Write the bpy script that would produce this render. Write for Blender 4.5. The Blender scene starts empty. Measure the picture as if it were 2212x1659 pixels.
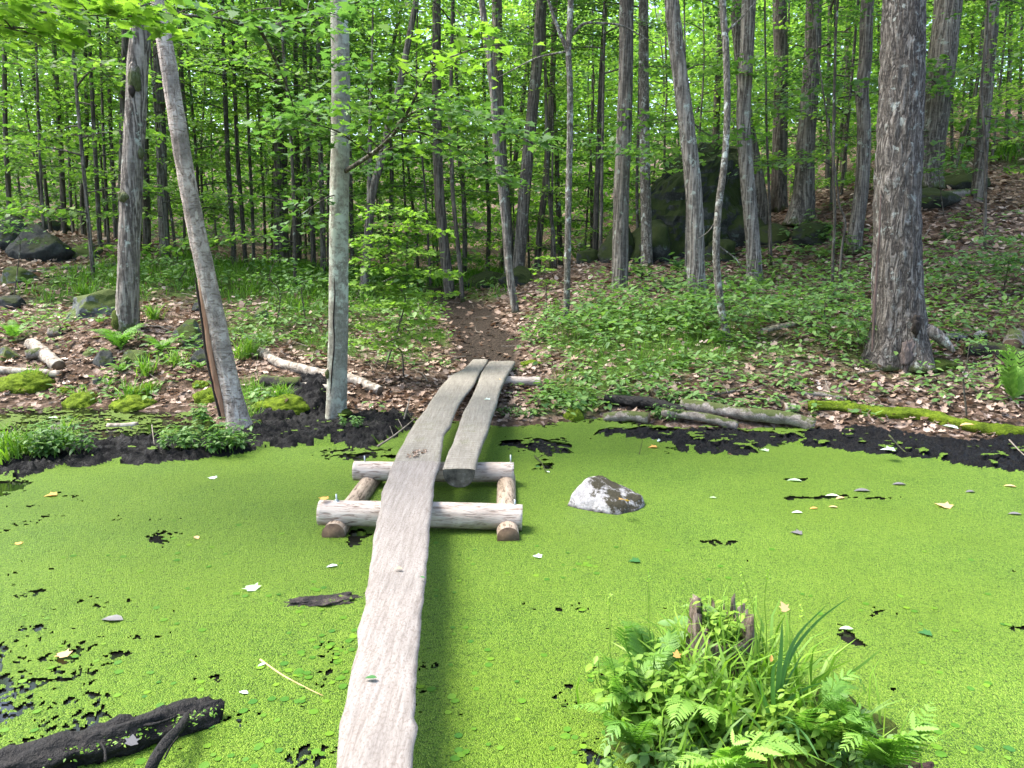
import bpy, bmesh, math, random
import numpy as np
from mathutils import Vector, Matrix
D = bpy.data
S = bpy.context.scene
C = S.collection
R = math.radians

# ------------------------------------------------------------------ camera, sky, sun, exposure
PITCH = R(9.55)
cam_d = D.cameras.new('camera'); cam = D.objects.new('camera', cam_d); C.objects.link(cam)
CAMZ = 2.0
cam.location = (0, 0, CAMZ); cam.rotation_euler = (R(90) - PITCH, 0, 0)
cam_d.sensor_width = 36; cam_d.lens = 27.03; cam_d.clip_start = 0.05; cam_d.clip_end = 600
S.camera = cam
SUN_EL, SUN_AZ = 60.0, -82.0          # azimuth measured from straight ahead (+Y), negative = to the left
W = D.worlds.new('World'); S.world = W; W.use_nodes = True
wn = W.node_tree.nodes; sky = wn.new('ShaderNodeTexSky'); sky.sky_type = 'NISHITA'; sky.sun_disc = False
sky.sun_elevation = R(SUN_EL); sky.sun_rotation = R(SUN_AZ); sky.air_density = 1.0; sky.dust_density = 3.0; sky.ozone_density = 0.6
bg = wn['Background']; bg.inputs['Strength'].default_value = 0.15
W.node_tree.links.new(sky.outputs[0], bg.inputs['Color'])
sd = D.lights.new('sun', 'SUN'); sd.energy = 2.6; sd.angle = R(28); sd.color = (1.0, 0.96, 0.88)
so = D.objects.new('sun', sd); C.objects.link(so)
sv = Vector((math.sin(R(SUN_AZ)) * math.cos(R(SUN_EL)), math.cos(R(SUN_AZ)) * math.cos(R(SUN_EL)), math.sin(R(SUN_EL))))
so.rotation_euler = sv.to_track_quat('Z', 'Y').to_euler(); so.location = (-8, 10, 30)
S.view_settings.view_transform = 'Standard'; S.view_settings.look = 'None'
S.view_settings.exposure = 2.15; S.view_settings.gamma = 1.0
cy = S.cycles
cy.max_bounces = 8; cy.diffuse_bounces = 6; cy.glossy_bounces = 2; cy.transmission_bounces = 4
cy.transparent_max_bounces = 4; cy.use_denoising = True; cy.caustics_reflective = False; cy.caustics_refractive = False

# ------------------------------------------------------------------ geometry of the view: photo pixel (2212 wide) + distance -> point
F_, CX, CY = 1661.0, 1106.0, 829.5
CP, SP = math.cos(PITCH), math.sin(PITCH)
def ray(px, py):
    u = (px - CX) / F_; v = (CY - py) / F_
    return (u, CP + v * SP, -SP + v * CP)
def P(px, py, y):
    d = ray(px, py); k = y / d[1]
    return Vector((d[0] * k, y, CAMZ + d[2] * k))
def Pz(px, py, z):
    d = ray(px, py); k = (z - CAMZ) / d[2]
    return Vector((d[0] * k, d[1] * k, z))
def m_px(py, y):                      # metres per photo pixel at forward distance y
    return y / ray(CX, py)[1] / F_

# ------------------------------------------------------------------ noise
def _h(ix, iy, iz, seed):
    n = (ix * 374761393 + iy * 668265263 + iz * 2147483647 + seed * 144269) & 0xFFFFFFFF
    n = ((n ^ (n >> 13)) * 1274126177) & 0xFFFFFFFF
    n = n ^ (n >> 16)
    return (n & 0xFFFFFF) / float(0xFFFFFF)
def vn3(x, y, z, seed=0):
    x = np.asarray(x, float); y = np.asarray(y, float) + 0 * x; z = np.asarray(z, float) + 0 * x
    ix, iy, iz = np.floor(x).astype(np.int64), np.floor(y).astype(np.int64), np.floor(z).astype(np.int64)
    fx, fy, fz = x - ix, y - iy, z - iz
    fx, fy, fz = [f * f * (3 - 2 * f) for f in (fx, fy, fz)]
    r = 0
    for a in (0, 1):
        for b in (0, 1):
            for c in (0, 1):
                r = r + _h(ix + a, iy + b, iz + c, seed) * (fx if a else 1 - fx) * (fy if b else 1 - fy) * (fz if c else 1 - fz)
    return r
def vn2(x, y, seed=0):
    x = np.asarray(x, float); y = np.asarray(y, float) + 0 * x
    ix, iy = np.floor(x).astype(np.int64), np.floor(y).astype(np.int64)
    fx, fy = x - ix, y - iy
    fx, fy = fx * fx * (3 - 2 * fx), fy * fy * (3 - 2 * fy)
    r = 0
    for a in (0, 1):
        for b in (0, 1):
            r = r + _h(ix + a, iy + b, 7, seed) * (fx if a else 1 - fx) * (fy if b else 1 - fy)
    return r
def fbm2(x, y, o=4, seed=0):
    r = 0; a = .5; t = 0
    for i in range(o):
        r = r + a * vn2(x * 2 ** i, y * 2 ** i, seed + i); t += a; a *= .55
    return r / t
def fbm3(x, y, z, o=3, seed=0):
    r = 0; a = .5; t = 0
    for i in range(o):
        r = r + a * vn3(x * 2 ** i, y * 2 ** i, z * 2 ** i, seed + i); t += a; a *= .5
    return r / t
def sstep(a, b, x):
    t = np.clip((x - a) / (b - a), 0, 1); return t * t * (3 - 2 * t)

# ------------------------------------------------------------------ object helpers
def mesh_np(name, V, faces, mats, smooth=False, tint=None, mi=None, attrs=None):
    """V (n,3); faces: list of int arrays, each (m,k)"""
    me = D.meshes.new(name)
    V = np.ascontiguousarray(V, dtype=np.float32)
    faces = [np.asarray(f, dtype=np.int32) for f in faces if len(f)]
    me.vertices.add(len(V)); me.vertices.foreach_set('co', V.ravel())
    loops = np.concatenate([f.ravel() for f in faces])
    tot = np.concatenate([np.full(len(f), f.shape[1], np.int32) for f in faces])
    start = np.concatenate([[0], np.cumsum(tot)[:-1]]).astype(np.int32)
    me.loops.add(len(loops)); me.loops.foreach_set('vertex_index', loops)
    me.polygons.add(len(tot)); me.polygons.foreach_set('loop_start', start); me.polygons.foreach_set('loop_total', tot)
    for m in (mats if isinstance(mats, (list, tuple)) else [mats]): me.materials.append(m)
    if mi is not None: me.polygons.foreach_set('material_index', np.concatenate([np.full(len(f), k, np.int32) for f, k in zip(faces, mi)]))
    if smooth is not False: me.polygons.foreach_set('use_smooth', np.full(len(tot), bool(smooth)))
    me.update(calc_edges=True)
    if tint is not None:
        a = me.attributes.new('tint', 'FLOAT', 'POINT'); a.data.foreach_set('value', np.ascontiguousarray(tint, dtype=np.float32))
    for k, v in (attrs or {}).items():
        a = me.attributes.new(k, 'FLOAT', 'POINT'); a.data.foreach_set('value', np.ascontiguousarray(v, dtype=np.float32))
    return me
def obj(name, me, parent=None, loc=None, label=None, cat=None, group=None, kind=None):
    o = D.objects.new(name, me); C.objects.link(o)
    if parent is not None: o.parent = parent
    if loc is not None: o.location = loc
    tag(o, label, cat, group, kind)
    return o
def tag(o, label=None, cat=None, group=None, kind=None):
    if label: o['label'] = label
    if cat: o['category'] = cat
    if group: o['group'] = group
    if kind: o['kind'] = kind
    return o
def thing(name, loc, label, cat, group=None):
    return obj(name, None, None, loc, label, cat, group)

class MB:                              # collects pieces into one mesh
    def __init__(s): s.V = []; s.F = []; s.M = []; s.T = []; s.n = 0
    def add(s, V, faces, mi=0, tint=0.5):
        V = np.asarray(V, float).reshape(-1, 3)
        for f in faces:
            f = np.asarray(f, int)
            if len(f): s.F.append(f + s.n); s.M.append(mi)
        s.V.append(V); s.T.append(np.zeros(len(V)) + tint); s.n += len(V)
    def mesh(s, name, mats, smooth=False):
        return mesh_np(name, np.concatenate(s.V), s.F, mats, smooth, np.concatenate(s.T), s.M)

def catmull(pts, n):
    p = np.asarray([tuple(q) for q in pts], float)
    if len(p) == 2: return p[0] + (p[1] - p[0]) * np.linspace(0, 1, n)[:, None]
    q = np.vstack([2 * p[0] - p[1], p, 2 * p[-1] - p[-2]])
    L = np.concatenate([[0], np.cumsum(np.linalg.norm(np.diff(p[:, :3], axis=0), axis=1))])
    t = np.linspace(0, L[-1], n); i = np.clip(np.searchsorted(L, t, side='right') - 1, 0, len(p) - 2)
    u = ((t - L[i]) / np.maximum(L[i + 1] - L[i], 1e-9))[:, None]
    a, b, c, d = q[i], q[i + 1], q[i + 2], q[i + 3]
    return .5 * (2 * b + (c - a) * u + (2 * a - 5 * b + 4 * c - d) * u * u + (3 * b - a - 3 * c + d) * u ** 3)

def tube(pts, rad, seg=12, n=None, amp=0.0, freq=6.0, zf=1.0, seed=0, caps=True, flare=None, resample=True, ridge=0.0, ovz=1.0):
    """pts: control points, rad: radii at them. returns V, side quads, caps"""
    pr = np.array([tuple(p) + (r,) for p, r in zip(pts, rad)], float)
    if resample:
        n = n or max(2, len(pts) * 4)
        c = catmull(pr, n) if len(pr) > 2 else pr[0] + (pr[1] - pr[0]) * np.linspace(0, 1, n)[:, None]
    else: c = pr; n = len(pr)
    X = c[:, :3]; r = np.maximum(c[:, 3], 1e-4)
    T = np.gradient(X, axis=0); T /= np.maximum(np.linalg.norm(T, axis=1), 1e-9)[:, None]
    up = np.array([1., 0, 0]) if abs(T[0][0]) < .8 else np.array([0, 1., 0])
    A = up - (T @ up)[:, None] * T; A /= np.linalg.norm(A, axis=1)[:, None]
    B = np.cross(T, A)
    th = np.linspace(0, 2 * np.pi, seg, endpoint=False)
    ct, st = np.cos(th), np.sin(th)
    s = np.concatenate([[0], np.cumsum(np.linalg.norm(np.diff(X, axis=0), axis=1))])
    rr = r[:, None] * np.ones(seg)
    if amp:
        nz = fbm3(ct[None, :] * freq * .35 + 11, st[None, :] * freq * .35 + 7, s[:, None] * zf * freq * .5 + 3, 3, seed)
        rr = rr * (1 + amp * (nz - .5) * 2)
    if ridge:
        nz = vn3(ct[None, :] * 5 + 31, st[None, :] * 5 + 7, s[:, None] * 3.2, seed + 50)
        nz2 = vn3(ct[None, :] * 9 + 31, st[None, :] * 9 + 7, s[:, None] * 7, seed + 51)
        rr = rr + ridge * (np.abs(nz - .5) * 2 + .6 * np.abs(nz2 - .5) * 2 - .6)
    if flare is not None:
        h, k, lobes = flare
        fl = np.exp(-s / h)[:, None]
        rr = rr * (1 + k * fl * (1 + .55 * np.cos(lobes * th + seed)[None, :] + .35 * np.cos((lobes + 2) * th + 2 * seed)[None, :]))
    V = X[:, None, :] + rr[:, :, None] * (A[:, None, :] * ct[None, :, None] + B[:, None, :] * st[None, :, None])
    V = V.reshape(-1, 3)
    i = np.arange(n - 1)[:, None] * seg; j = np.arange(seg)[None, :]; j2 = (j + 1) % seg
    Q = np.stack([i + j, i + j2, i + seg + j2, i + seg + j], -1).reshape(-1, 4)
    cp = [np.arange(seg)[::-1][None], (np.arange(seg) + (n - 1) * seg)[None]] if caps else []
    return V, Q, cp
def tube_into(mb, pts, rad, mi=0, cmi=None, tint=.5, **k):
    V, Q, cp = tube(pts, rad, **k)
    base = mb.n
    mb.V.append(V); mb.T.append(np.zeros(len(V)) + tint); mb.n += len(V)
    mb.F.append(Q + base); mb.M.append(mi)
    for c in cp: mb.F.append(c + base); mb.M.append(mi if cmi is None else cmi)

def rotmats(yaw, tx, ty):
    """rotation matrices: tilt about x by tx, about y by ty, then yaw about z; arrays"""
    cy_, sy_ = np.cos(yaw), np.sin(yaw); cx, sx = np.cos(tx), np.sin(tx); c2, s2 = np.cos(ty), np.sin(ty)
    z = np.zeros_like(yaw); o = np.ones_like(yaw)
    Rz = np.array([[cy_, -sy_, z], [sy_, cy_, z], [z, z, o]]).transpose(2, 0, 1)
    Rx = np.array([[o, z, z], [z, cx, -sx], [z, sx, cx]]).transpose(2, 0, 1)
    Ry = np.array([[c2, z, s2], [z, o, z], [-s2, z, c2]]).transpose(2, 0, 1)
    return Rz @ Rx @ Ry
def scatter(mb, tpl, pos, rm, sc, tint, mi=0):
    """tpl=(verts,[faces]) copied to every pos"""
    tv, tf = tpl; tv = np.asarray(tv, float); k = len(tv); n = len(pos)
    if n == 0: return
    sc = np.asarray(sc, float)
    V = np.einsum('nij,kj->nki', rm, tv) * sc[:, None, None] + np.asarray(pos)[:, None, :]
    off = (np.arange(n) * k)[:, None, None]
    F = [(np.asarray(f, int)[None] + off).reshape(-1, np.asarray(f).shape[1]) for f in tf]
    mb.add(V.reshape(-1, 3), F, mi, np.repeat(np.asarray(tint, float) + np.zeros(n), k))

# leaf templates: stalk at the origin, blade along +y, unit length
def fan(outline, lift=0.0):
    v = [(x, y, lift * (abs(x) * 1.6 - (y - .5) ** 2)) for x, y in outline]
    return (np.array(v), [np.arange(len(v))[None]])
MAPLE = fan([(0, 0), (.22, .05), (.5, .1), (.36, .3), (.58, .56), (.3, .54), (.2, .72), (0, 1.02), (-.2, .72), (-.3, .54), (-.58, .56), (-.36, .3), (-.5, .1), (-.22, .05)], .12)
OVATE = (np.array([(0, 0, 0), (.2, .2, .05), (.27, .45, .06), (.15, .78, .03), (0, 1, -.04), (-.15, .78, .03), (-.27, .45, .06), (-.2, .2, .05), (0, .45, -.01)]),
         [np.array([(0, 1, 2, 8), (8, 2, 3, 4), (0, 8, 6, 7), (8, 4, 5, 6)])])
KITE = (np.array([(0, 0, 0), (.42, .45, .05), (0, 1, -.04), (-.42, .45, .05)]), [np.array([(0, 1, 2, 3)])])
FAR5 = (np.array([(0, 0, 0), (.48, .25, .05), (.3, .7, 0), (0, 1, -.05), (-.3, .7, 0), (-.48, .25, .05)]), [np.arange(6)[None]])
DRY = (np.array([(0, 0, .06), (.2, .15, .0), (.42, .3, .12), (.22, .5, .02), (.4, .75, .16), (0, 1, .1), (-.36, .72, .14), (-.2, .5, 0), (-.44, .3, .16), (-.2, .12, .02), (0, .5, -.02)]),
       [np.array([(0, 1, 3, 10), (1, 2, 3, 3), (3, 4, 5, 10), (10, 5, 6, 7), (0, 10, 7, 9)])[[0, 2, 3, 4]], np.array([(1, 2, 3), (7, 8, 9)])])

# ------------------------------------------------------------------ materials
class NT:
    def __init__(s, name):
        m = D.materials.new(name); m.use_nodes = True; s.m = m; s.t = m.node_tree; s.n = s.t.nodes; s.l = s.t.links
        s.b = s.n['Principled BSDF']; s.out = s.n['Material Output']
        s.b.inputs['Specular IOR Level'].default_value = .3
    def N(s, typ, **kw):
        n = s.n.new('ShaderNode' + typ)
        for k, v in kw.items():
            if k.startswith('i_'): n.inputs[k[2:].replace('_', ' ')].default_value = v
            else: setattr(n, k, v)
        return n
    def L(s, a, b): s.l.new(a, b)
    def coord(s, scale=(1, 1, 1), kind='Object', loc=(0, 0, 0), rot=(0, 0, 0)):
        tc = s.N('TexCoord'); mp = s.N('Mapping'); s.L(tc.outputs[kind], mp.inputs[0])
        mp.inputs['Scale'].default_value = scale; mp.inputs['Location'].default_value = loc; mp.inputs['Rotation'].default_value = rot
        return mp.outputs[0]
    def noise(s, vec, scale, detail=4, rough=.6, dist=0.0):
        n = s.N('TexNoise'); n.inputs['Scale'].default_value = scale; n.inputs['Detail'].default_value = detail
        n.inputs['Roughness'].default_value = rough; n.inputs['Distortion'].default_value = dist
        if vec is not None: s.L(vec, n.inputs['Vector'])
        return n.outputs[0]
    def voro(s, vec, scale, feat='F1', out=0, rnd=1.0):
        n = s.N('TexVoronoi', feature=feat); n.inputs['Scale'].default_value = scale; n.inputs['Randomness'].default_value = rnd
        if vec is not None: s.L(vec, n.inputs['Vector'])
        return n.outputs[out]
    def ramp(s, fac, stops, interp='LINEAR'):
        n = s.N('ValToRGB'); r = n.color_ramp; r.interpolation = interp
        while len(r.elements) > 1: r.elements.remove(r.elements[-1])
        r.elements[0].position = stops[0][0]; r.elements[0].color = _c(stops[0][1])
        for p, c in stops[1:]:
            e = r.elements.new(p); e.color = _c(c)
        s.L(fac, n.inputs[0]); return n.outputs[0]
    def mix(s, fac, a, b, mode='MIX'):
        n = s.N('Mix', data_type='RGBA', blend_type=mode)
        for sock, v in ((0, fac), (6, a), (7, b)):
            if hasattr(v, 'links') or hasattr(v, 'is_linked'): s.L(v, n.inputs[sock])
            elif sock == 0: n.inputs[0].default_value = v
            else: n.inputs[sock].default_value = _c(v)
        return n.outputs[2]
    def math(s, op, a, b=0.0, clamp=False):
        n = s.N('Math', operation=op, use_clamp=clamp)
        for i, v in ((0, a), (1, b)):
            if hasattr(v, 'is_linked'): s.L(v, n.inputs[i])
            else: n.inputs[i].default_value = v
        return n.outputs[0]
    def attr(s, name):
        n = s.N('Attribute', attribute_name=name); return n.outputs['Fac']
    def bump(s, h, strength=.5, dist=.02, prev=None):
        n = s.N('Bump'); n.inputs['Strength'].default_value = strength; n.inputs['Distance'].default_value = dist
        s.L(h, n.inputs['Height'])
        if prev is not None: s.L(prev, n.inputs['Normal'])
        s.L(n.outputs[0], s.b.inputs['Normal']); return n.outputs[0]
    def col(s, c): s.L(c, s.b.inputs['Base Color'])
    def rough(s, v):
        if hasattr(v, 'is_linked'): s.L(v, s.b.inputs['Roughness'])
        else: s.b.inputs['Roughness'].default_value = v
def _c(c): return (c, c, c, 1) if isinstance(c, (int, float)) else (tuple(c) + (1,))[:4]

def leaf_mat(name, stops, trans=.45, hue_var=True, rough=.5, tcol=(1.15, 1.35, .6)):
    k = NT(name); t = k.attr('tint')
    if hue_var:
        oi = k.N('ObjectInfo'); t = k.math('ADD', k.math('MULTIPLY', t, .75), k.math('MULTIPLY', oi.outputs['Random'], .25))
    c = k.ramp(t, stops); k.col(c); k.rough(rough)
    tr = k.N('BsdfTranslucent'); mx = k.mix(1.0, c, tcol, 'MULTIPLY'); k.L(mx, tr.inputs[0])
    ms = k.N('MixShader'); ms.inputs[0].default_value = trans
    k.L(k.b.outputs[0], ms.inputs[1]); k.L(tr.outputs[0], ms.inputs[2]); k.L(ms.outputs[0], k.out.inputs[0])
    return k.m
def bark_mat(name, dark, mid, light, crack=9, stretch=.16, lichen=.0, lich_col=(.36, .42, .36), bump=.9, moss=0.35, smooth=False, mossc=(.05, .07, .012)):
    k = NT(name)
    v = k.coord((1, 1, stretch)); v0 = k.coord()
    warp = k.N('TexNoise'); warp.inputs['Scale'].default_value = 3.0; k.L(v0, warp.inputs['Vector'])
    vv = k.mix(.05, v, warp.outputs[1])
    e = k.noise(k.coord((1, 1, stretch * .55)), crack * .85, 2.5, .5, .9); e2 = k.noise(v, crack * 3.2, 5, .7)
    e = k.math('MULTIPLY', k.math('ABSOLUTE', k.math('SUBTRACT', e, .5)), 7.0, True)
    brk = k.noise(k.coord((1, 1, 1.6)), crack * .9, 3, .6)
    h = k.math('ADD', k.math('ADD', k.math('MULTIPLY', e, .42), k.math('MULTIPLY', e2, .62)), k.math('MULTIPLY', k.math('SUBTRACT', brk, .5), .45))
    if smooth: h = k.math('ADD', k.math('MULTIPLY', e2, .8), k.math('MULTIPLY', k.noise(k.coord((.5, .5, 3)), 9, 3), .35))
    n2 = k.noise(v0, 2.2, 5, .65)
    c = k.ramp(h, [(.35, dark), (.62, mid), (.95, light)]) if not smooth else k.ramp(h, [(.3, dark), (.5, mid), (.75, light)])
    c = k.mix(k.ramp(n2, [(.35, 0.0), (.65, .55)]), c, tuple(x * .55 for x in mid))
    if lichen:
        l1 = k.noise(v0, 7, 6, .7); l2 = k.noise(v0, 1.7, 3)
        lm = k.math('MULTIPLY', k.ramp(l1, [(.60 - lichen * .12, 0.), (.66 - lichen * .1, 1.)]), k.ramp(l2, [(.42, .25), (.58, 1.)]))
        c = k.mix(lm, c, lich_col)
    if moss:
        sp = k.N('SeparateXYZ'); k.L(v0, sp.inputs[0])
        mm = k.math('SUBTRACT', k.noise(v0, 4.5, 4), k.math('MULTIPLY', sp.outputs[2], 1.1 / moss * .35))
        c = k.mix(k.ramp(mm, [(.3, 0.), (.46, .85)]), c, mossc)
    k.col(c); k.rough(.9); k.bump(h, bump, .03 if not smooth else .008)
    return k.m

M = {}
M['bark'] = bark_mat('ridged_bark', (.04, .034, .028), (.17, .15, .125), (.33, .30, .25), 15, .15, .25, (.26, .29, .24))
M['bark_light'] = bark_mat('pale_bark', (.055, .046, .038), (.25, .22, .185), (.42, .385, .33), 16, .14, .3, (.36, .39, .33))
M['bark_dark'] = bark_mat('dark_bark', (.03, .026, .021), (.13, .113, .092), (.25, .22, .18), 14, .16, .15, (.14, .16, .12))  # darker copy of the bark, shade of the wood put into its colour
M['bark_oak'] = bark_mat('plated_bark', (.028, .023, .02), (.155, .135, .115), (.36, .335, .3), 22, .34, .24, (.30, .32, .29), bump=1.0, moss=.15)
M['bark_smooth'] = bark_mat('smooth_bark', (.06, .054, .038), (.17, .158, .122), (.33, .315, .26), 13, .55, .9, (.38, .41, .33), bump=.7, smooth=True, moss=.3)
M['bark_thin'] = bark_mat('sapling_bark', (.03, .026, .02), (.10, .088, .066), (.19, .165, .13), 25, .3, .2, bump=.3, moss=0)
M['bark_mottled'] = bark_mat('mottled_bark', (.045, .038, .03), (.18, .16, .13), (.38, .36, .31), 22, .5, .5, (.42, .45, .4), bump=.5, moss=.2)

def dead_bark():
    k = NT('weathered_dead_wood'); v = k.coord((1, 1, .12)); v0 = k.coord()
    n = k.noise(v, 26, 5, .65); e = k.noise(k.coord((.8, .8, 2.6)), 13, 3, .6, 1.2); e3 = k.noise(k.coord((1, 1, .5)), 17, 4, .7, .8)
    e = k.math('MULTIPLY', k.math('SUBTRACT', k.math('MINIMUM', e, e3), .34), 6.0, True)
    h = k.math('ADD', k.math('MULTIPLY', e, .42), k.math('MULTIPLY', n, .6))
    c = k.ramp(h, [(.22, (.055, .04, .03)), (.42, (.28, .22, .18)), (.62, (.42, .35, .30)), (.82, (.54, .475, .42))])
    c = k.mix(k.ramp(k.noise(v0, 2.4, 5), [(.42, 0.), (.62, .75)]), c, (.13, .105, .09))
    c = k.mix(k.ramp(k.noise(k.coord((1.6, 1.6, .6)), 7.5, 3), [(.64, 0.), (.67, .8)]), c, (.52, .44, .38))
    # a strip on one side has lost its bark down to orange wood
    sp = k.N('SeparateXYZ'); k.L(v0, sp.inputs[0])
    k.col(c); k.rough(.85); k.bump(h, .8, .02); return k.m
M['dead'] = dead_bark()
def simple(name, stops, scale=8, rough=.85, bump=.3, bd=.01, vec=(1, 1, 1), detail=5, spec=.3):
    k = NT(name); n = k.noise(k.coord(vec), scale, detail, .65); k.col(k.ramp(n, stops)); k.rough(rough)
    k.b.inputs['Specular IOR Level'].default_value = spec
    if bump: k.bump(n, bump, bd)
    return k.m
M['orange_wood'] = simple('stripped_orange_wood', [(.3, (.16, .065, .035)), (.6, (.42, .24, .15)), (.8, (.55, .38, .27))], 14, vec=(1, 1, .15))
M['dark_hole'] = simple('dark_hollow', [(.3, (.006, .005, .004)), (.7, (.03, .022, .016))], 8)
M['end_grain'] = simple('cut_log_end', [(.3, (.04, .026, .016)), (.55, (.12, .08, .05)), (.8, (.2, .14, .09))], 9, bump=.4)
M['steel'] = simple('galvanised_steel', [(.3, (.3, .33, .33)), (.7, (.5, .53, .52))], 30, .45, .1); M['steel'].node_tree.nodes['Principled BSDF'].inputs['Metallic'].default_value = .8

def pole_mat(name, a, b, c_, rotate=False, scalex=.12):
    """debarked log lying along local x"""
    k = NT(name); v = k.coord((scalex, 1, 1)); v0 = k.coord()
    n = k.noise(v, 34, 6, .7, .6); e = k.math('MULTIPLY', k.math('SUBTRACT', k.noise(k.coord((.22, 1.2, 1.2)), 30, 3, .6, 1.5), .36), 7.0, True); big = k.noise(v0, 3.2, 4)
    h = k.math('ADD', k.math('MULTIPLY', n, .75), k.math('MULTIPLY', e, .26))
    c = k.ramp(h, [(.34, a), (.52, b), (.72, c_)])
    c = k.mix(k.ramp(big, [(.45, 0.), (.7, .6)]), c, tuple(x * .6 for x in b))
    # knots
    kn = k.voro(k.coord((1, 1, 1), loc=(.3, .1, .2)), 4.2, 'F1', 0)
    c = k.mix(k.ramp(kn, [(.05, .9), (.10, 0.)]), c, (.10, .07, .05))
    sp = k.N('SeparateXYZ'); k.L(v0, sp.inputs[0])
    c = k.mix(k.ramp(k.math('SUBTRACT', k.noise(v0, 6, 4), k.math('MULTIPLY', sp.outputs[2], 5.)), [(.72, 0.), (.98, .6)]), c, (.16, .14, .085))
    if name.startswith('brown'): c = k.mix(k.ramp(k.math('ADD', sp.outputs[2], k.math('MULTIPLY', k.noise(v0, 11, 3), .05)), [(.0, 1.), (.035, 0.)]), c, (.022, .02, .01))
    k.col(c); k.rough(.8); k.bump(h, .7, .012); return k.m
M['pole'] = pole_mat('peeled_log', (.15, .105, .08), (.35, .29, .245), (.49, .43, .375))
M['runner'] = pole_mat('brown_peeled_log', (.08, .06, .04), (.25, .19, .135), (.38, .31, .24))

def plank_mat(name, a, b, c_, speck, mossy=0.0, saw=0.0):
    k = NT(name); v0 = k.coord(); v = k.coord((1, .07, 1))
    n = k.noise(v, 48, 6, .72, .5); f = k.noise(k.coord((1, .5, 1)), 110, 3, .6); big = k.noise(v0, 2.6, 5)
    c = k.ramp(n, [(.32, a), (.5, b), (.7, c_)])
    c = k.mix(k.ramp(f, [(.36, .6), (.5, 0.)]), c, speck)
    c = k.mix(k.ramp(big, [(.5, 0.), (.72, .5)]), c, tuple(x * .62 for x in b))
    kn = k.voro(k.coord((1, .7, 0), loc=(.13, .4, 0)), 3.1, 'F1', 0)
    c = k.mix(k.ramp(kn, [(.04, .8), (.085, 0.)]), c, (.16, .11, .09))
    h = k.math('ADD', n, k.math('MULTIPLY', f, .5))
    if saw:
        w = k.N('TexWave', wave_type='BANDS', bands_direction='Y'); w.inputs['Scale'].default_value = 5.2; w.inputs['Distortion'].default_value = 3.5
        w.inputs['Detail'].default_value = 3; w.inputs['Detail Scale'].default_value = .9; k.L(v0, w.inputs['Vector'])
        sw = k.ramp(w.outputs[1], [(.0, 1.), (.07, 0.)]); gate = k.ramp(k.noise(k.coord((5, 2.6, 1)), 2.6, 2), [(.46, 0.), (.54, 1.)])
        c = k.mix(k.math('MULTIPLY', k.math('MULTIPLY', sw, gate), saw), c, (.42, .41, .36))
    if mossy:
        c = k.mix(k.math('MULTIPLY', k.ramp(k.noise(v0, 4.2, 6, .75), [(.55, 0.), (.64, 1.)]), mossy), c, (.09, .10, .025))
    k.col(c); k.rough(.82); k.bump(h, .45, .006); return k.m
M['plank_new'] = plank_mat('pale_live_edge_wood', (.12, .104, .092), (.185, .167, .152), (.24, .222, .206), (.10, .078, .066))
M['plank_old'] = plank_mat('grey_weathered_wood', (.125, .112, .09), (.185, .17, .143), (.245, .228, .198), (.09, .076, .06), .22, .3)

def moss_mat(name, a, b, c_):
    k = NT(name); v = k.coord(); n = k.noise(v, 9, 6, .75); f = k.noise(v, 60, 4, .7)
    c = k.ramp(k.math('ADD', k.math('MULTIPLY', n, .6), k.math('MULTIPLY', f, .4)), [(.36, a), (.5, b), (.66, c_)])
    k.col(c); k.rough(.95); k.b.inputs['Specular IOR Level'].default_value = .1; k.bump(f, 1.0, .03); return k.m
M['moss'] = moss_mat('cushion_moss', (.03, .045, .006), (.10, .15, .012), (.2, .27, .02))
M['moss_dark'] = moss_mat('dark_moss', (.018, .026, .006), (.05, .07, .012), (.10, .13, .025))
def rock_mat(name, a, b, c_, moss=.5, mossc=(.05, .07, .015), scale=5, spots=None, flat=0.5, wet=False):
    k = NT(name); v = k.coord(); n = k.noise(v, scale, 8, .72); f = k.noise(v, scale * 9, 4, .7)
    c = k.ramp(k.math('ADD', k.math('MULTIPLY', n, .65), k.math('MULTIPLY', f, .35)), [(.34, a), (.5, b), (.66, c_)])
    if spots: c = k.mix(k.ramp(k.noise(v, scale * 1.3, 5, .7), [(.60, 0.), (.64, 1.)]), c, spots)
    if moss:
        g = k.N('NewGeometry'); sp = k.N('SeparateXYZ'); k.L(g.outputs['Normal'], sp.inputs[0])
        mm = k.math('ADD', k.noise(v, scale * .75, 5, .7), k.math('MULTIPLY', sp.outputs[2], .25))
        mc = k.mix(f, tuple(x * .5 for x in mossc), tuple(min(1, x * 1.6) for x in mossc))
        c = k.mix(k.ramp(mm, [(.78 - moss * .4, 0.), (.86 - moss * .4, 1.)]), c, mc)
    if wet:
        sp2 = k.N('SeparateXYZ'); k.L(v, sp2.inputs[0])
        wz = k.math('ADD', sp2.outputs[2], k.math('MULTIPLY', k.noise(v, 14, 3), .05))
        c = k.mix(k.ramp(wz, [(.035, 1.), (.06, 0.)]), c, (.02, .018, .014))
    k.col(c); k.rough(.9); k.bump(k.math('ADD', n, k.math('MULTIPLY', f, .3)), .8, .04); return k.m
M['rock_white'] = rock_mat('pale_granite', (.14, .135, .13), (.31, .30, .30), (.45, .44, .44), .33, (.03, .026, .014), 6, (.05, .046, .04), wet=True)
M['rock_grey'] = rock_mat('mossy_grey_rock', (.03, .033, .03), (.09, .1, .095), (.2, .22, .21), .62, (.055, .075, .015), 3, (.26, .29, .27))
M['rock_dark'] = rock_mat('dark_ledge_rock', (.008, .009, .008), (.03, .034, .03), (.085, .09, .08), .78, (.02, .031, .005), 2.6, (.09, .12, .105))
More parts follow.
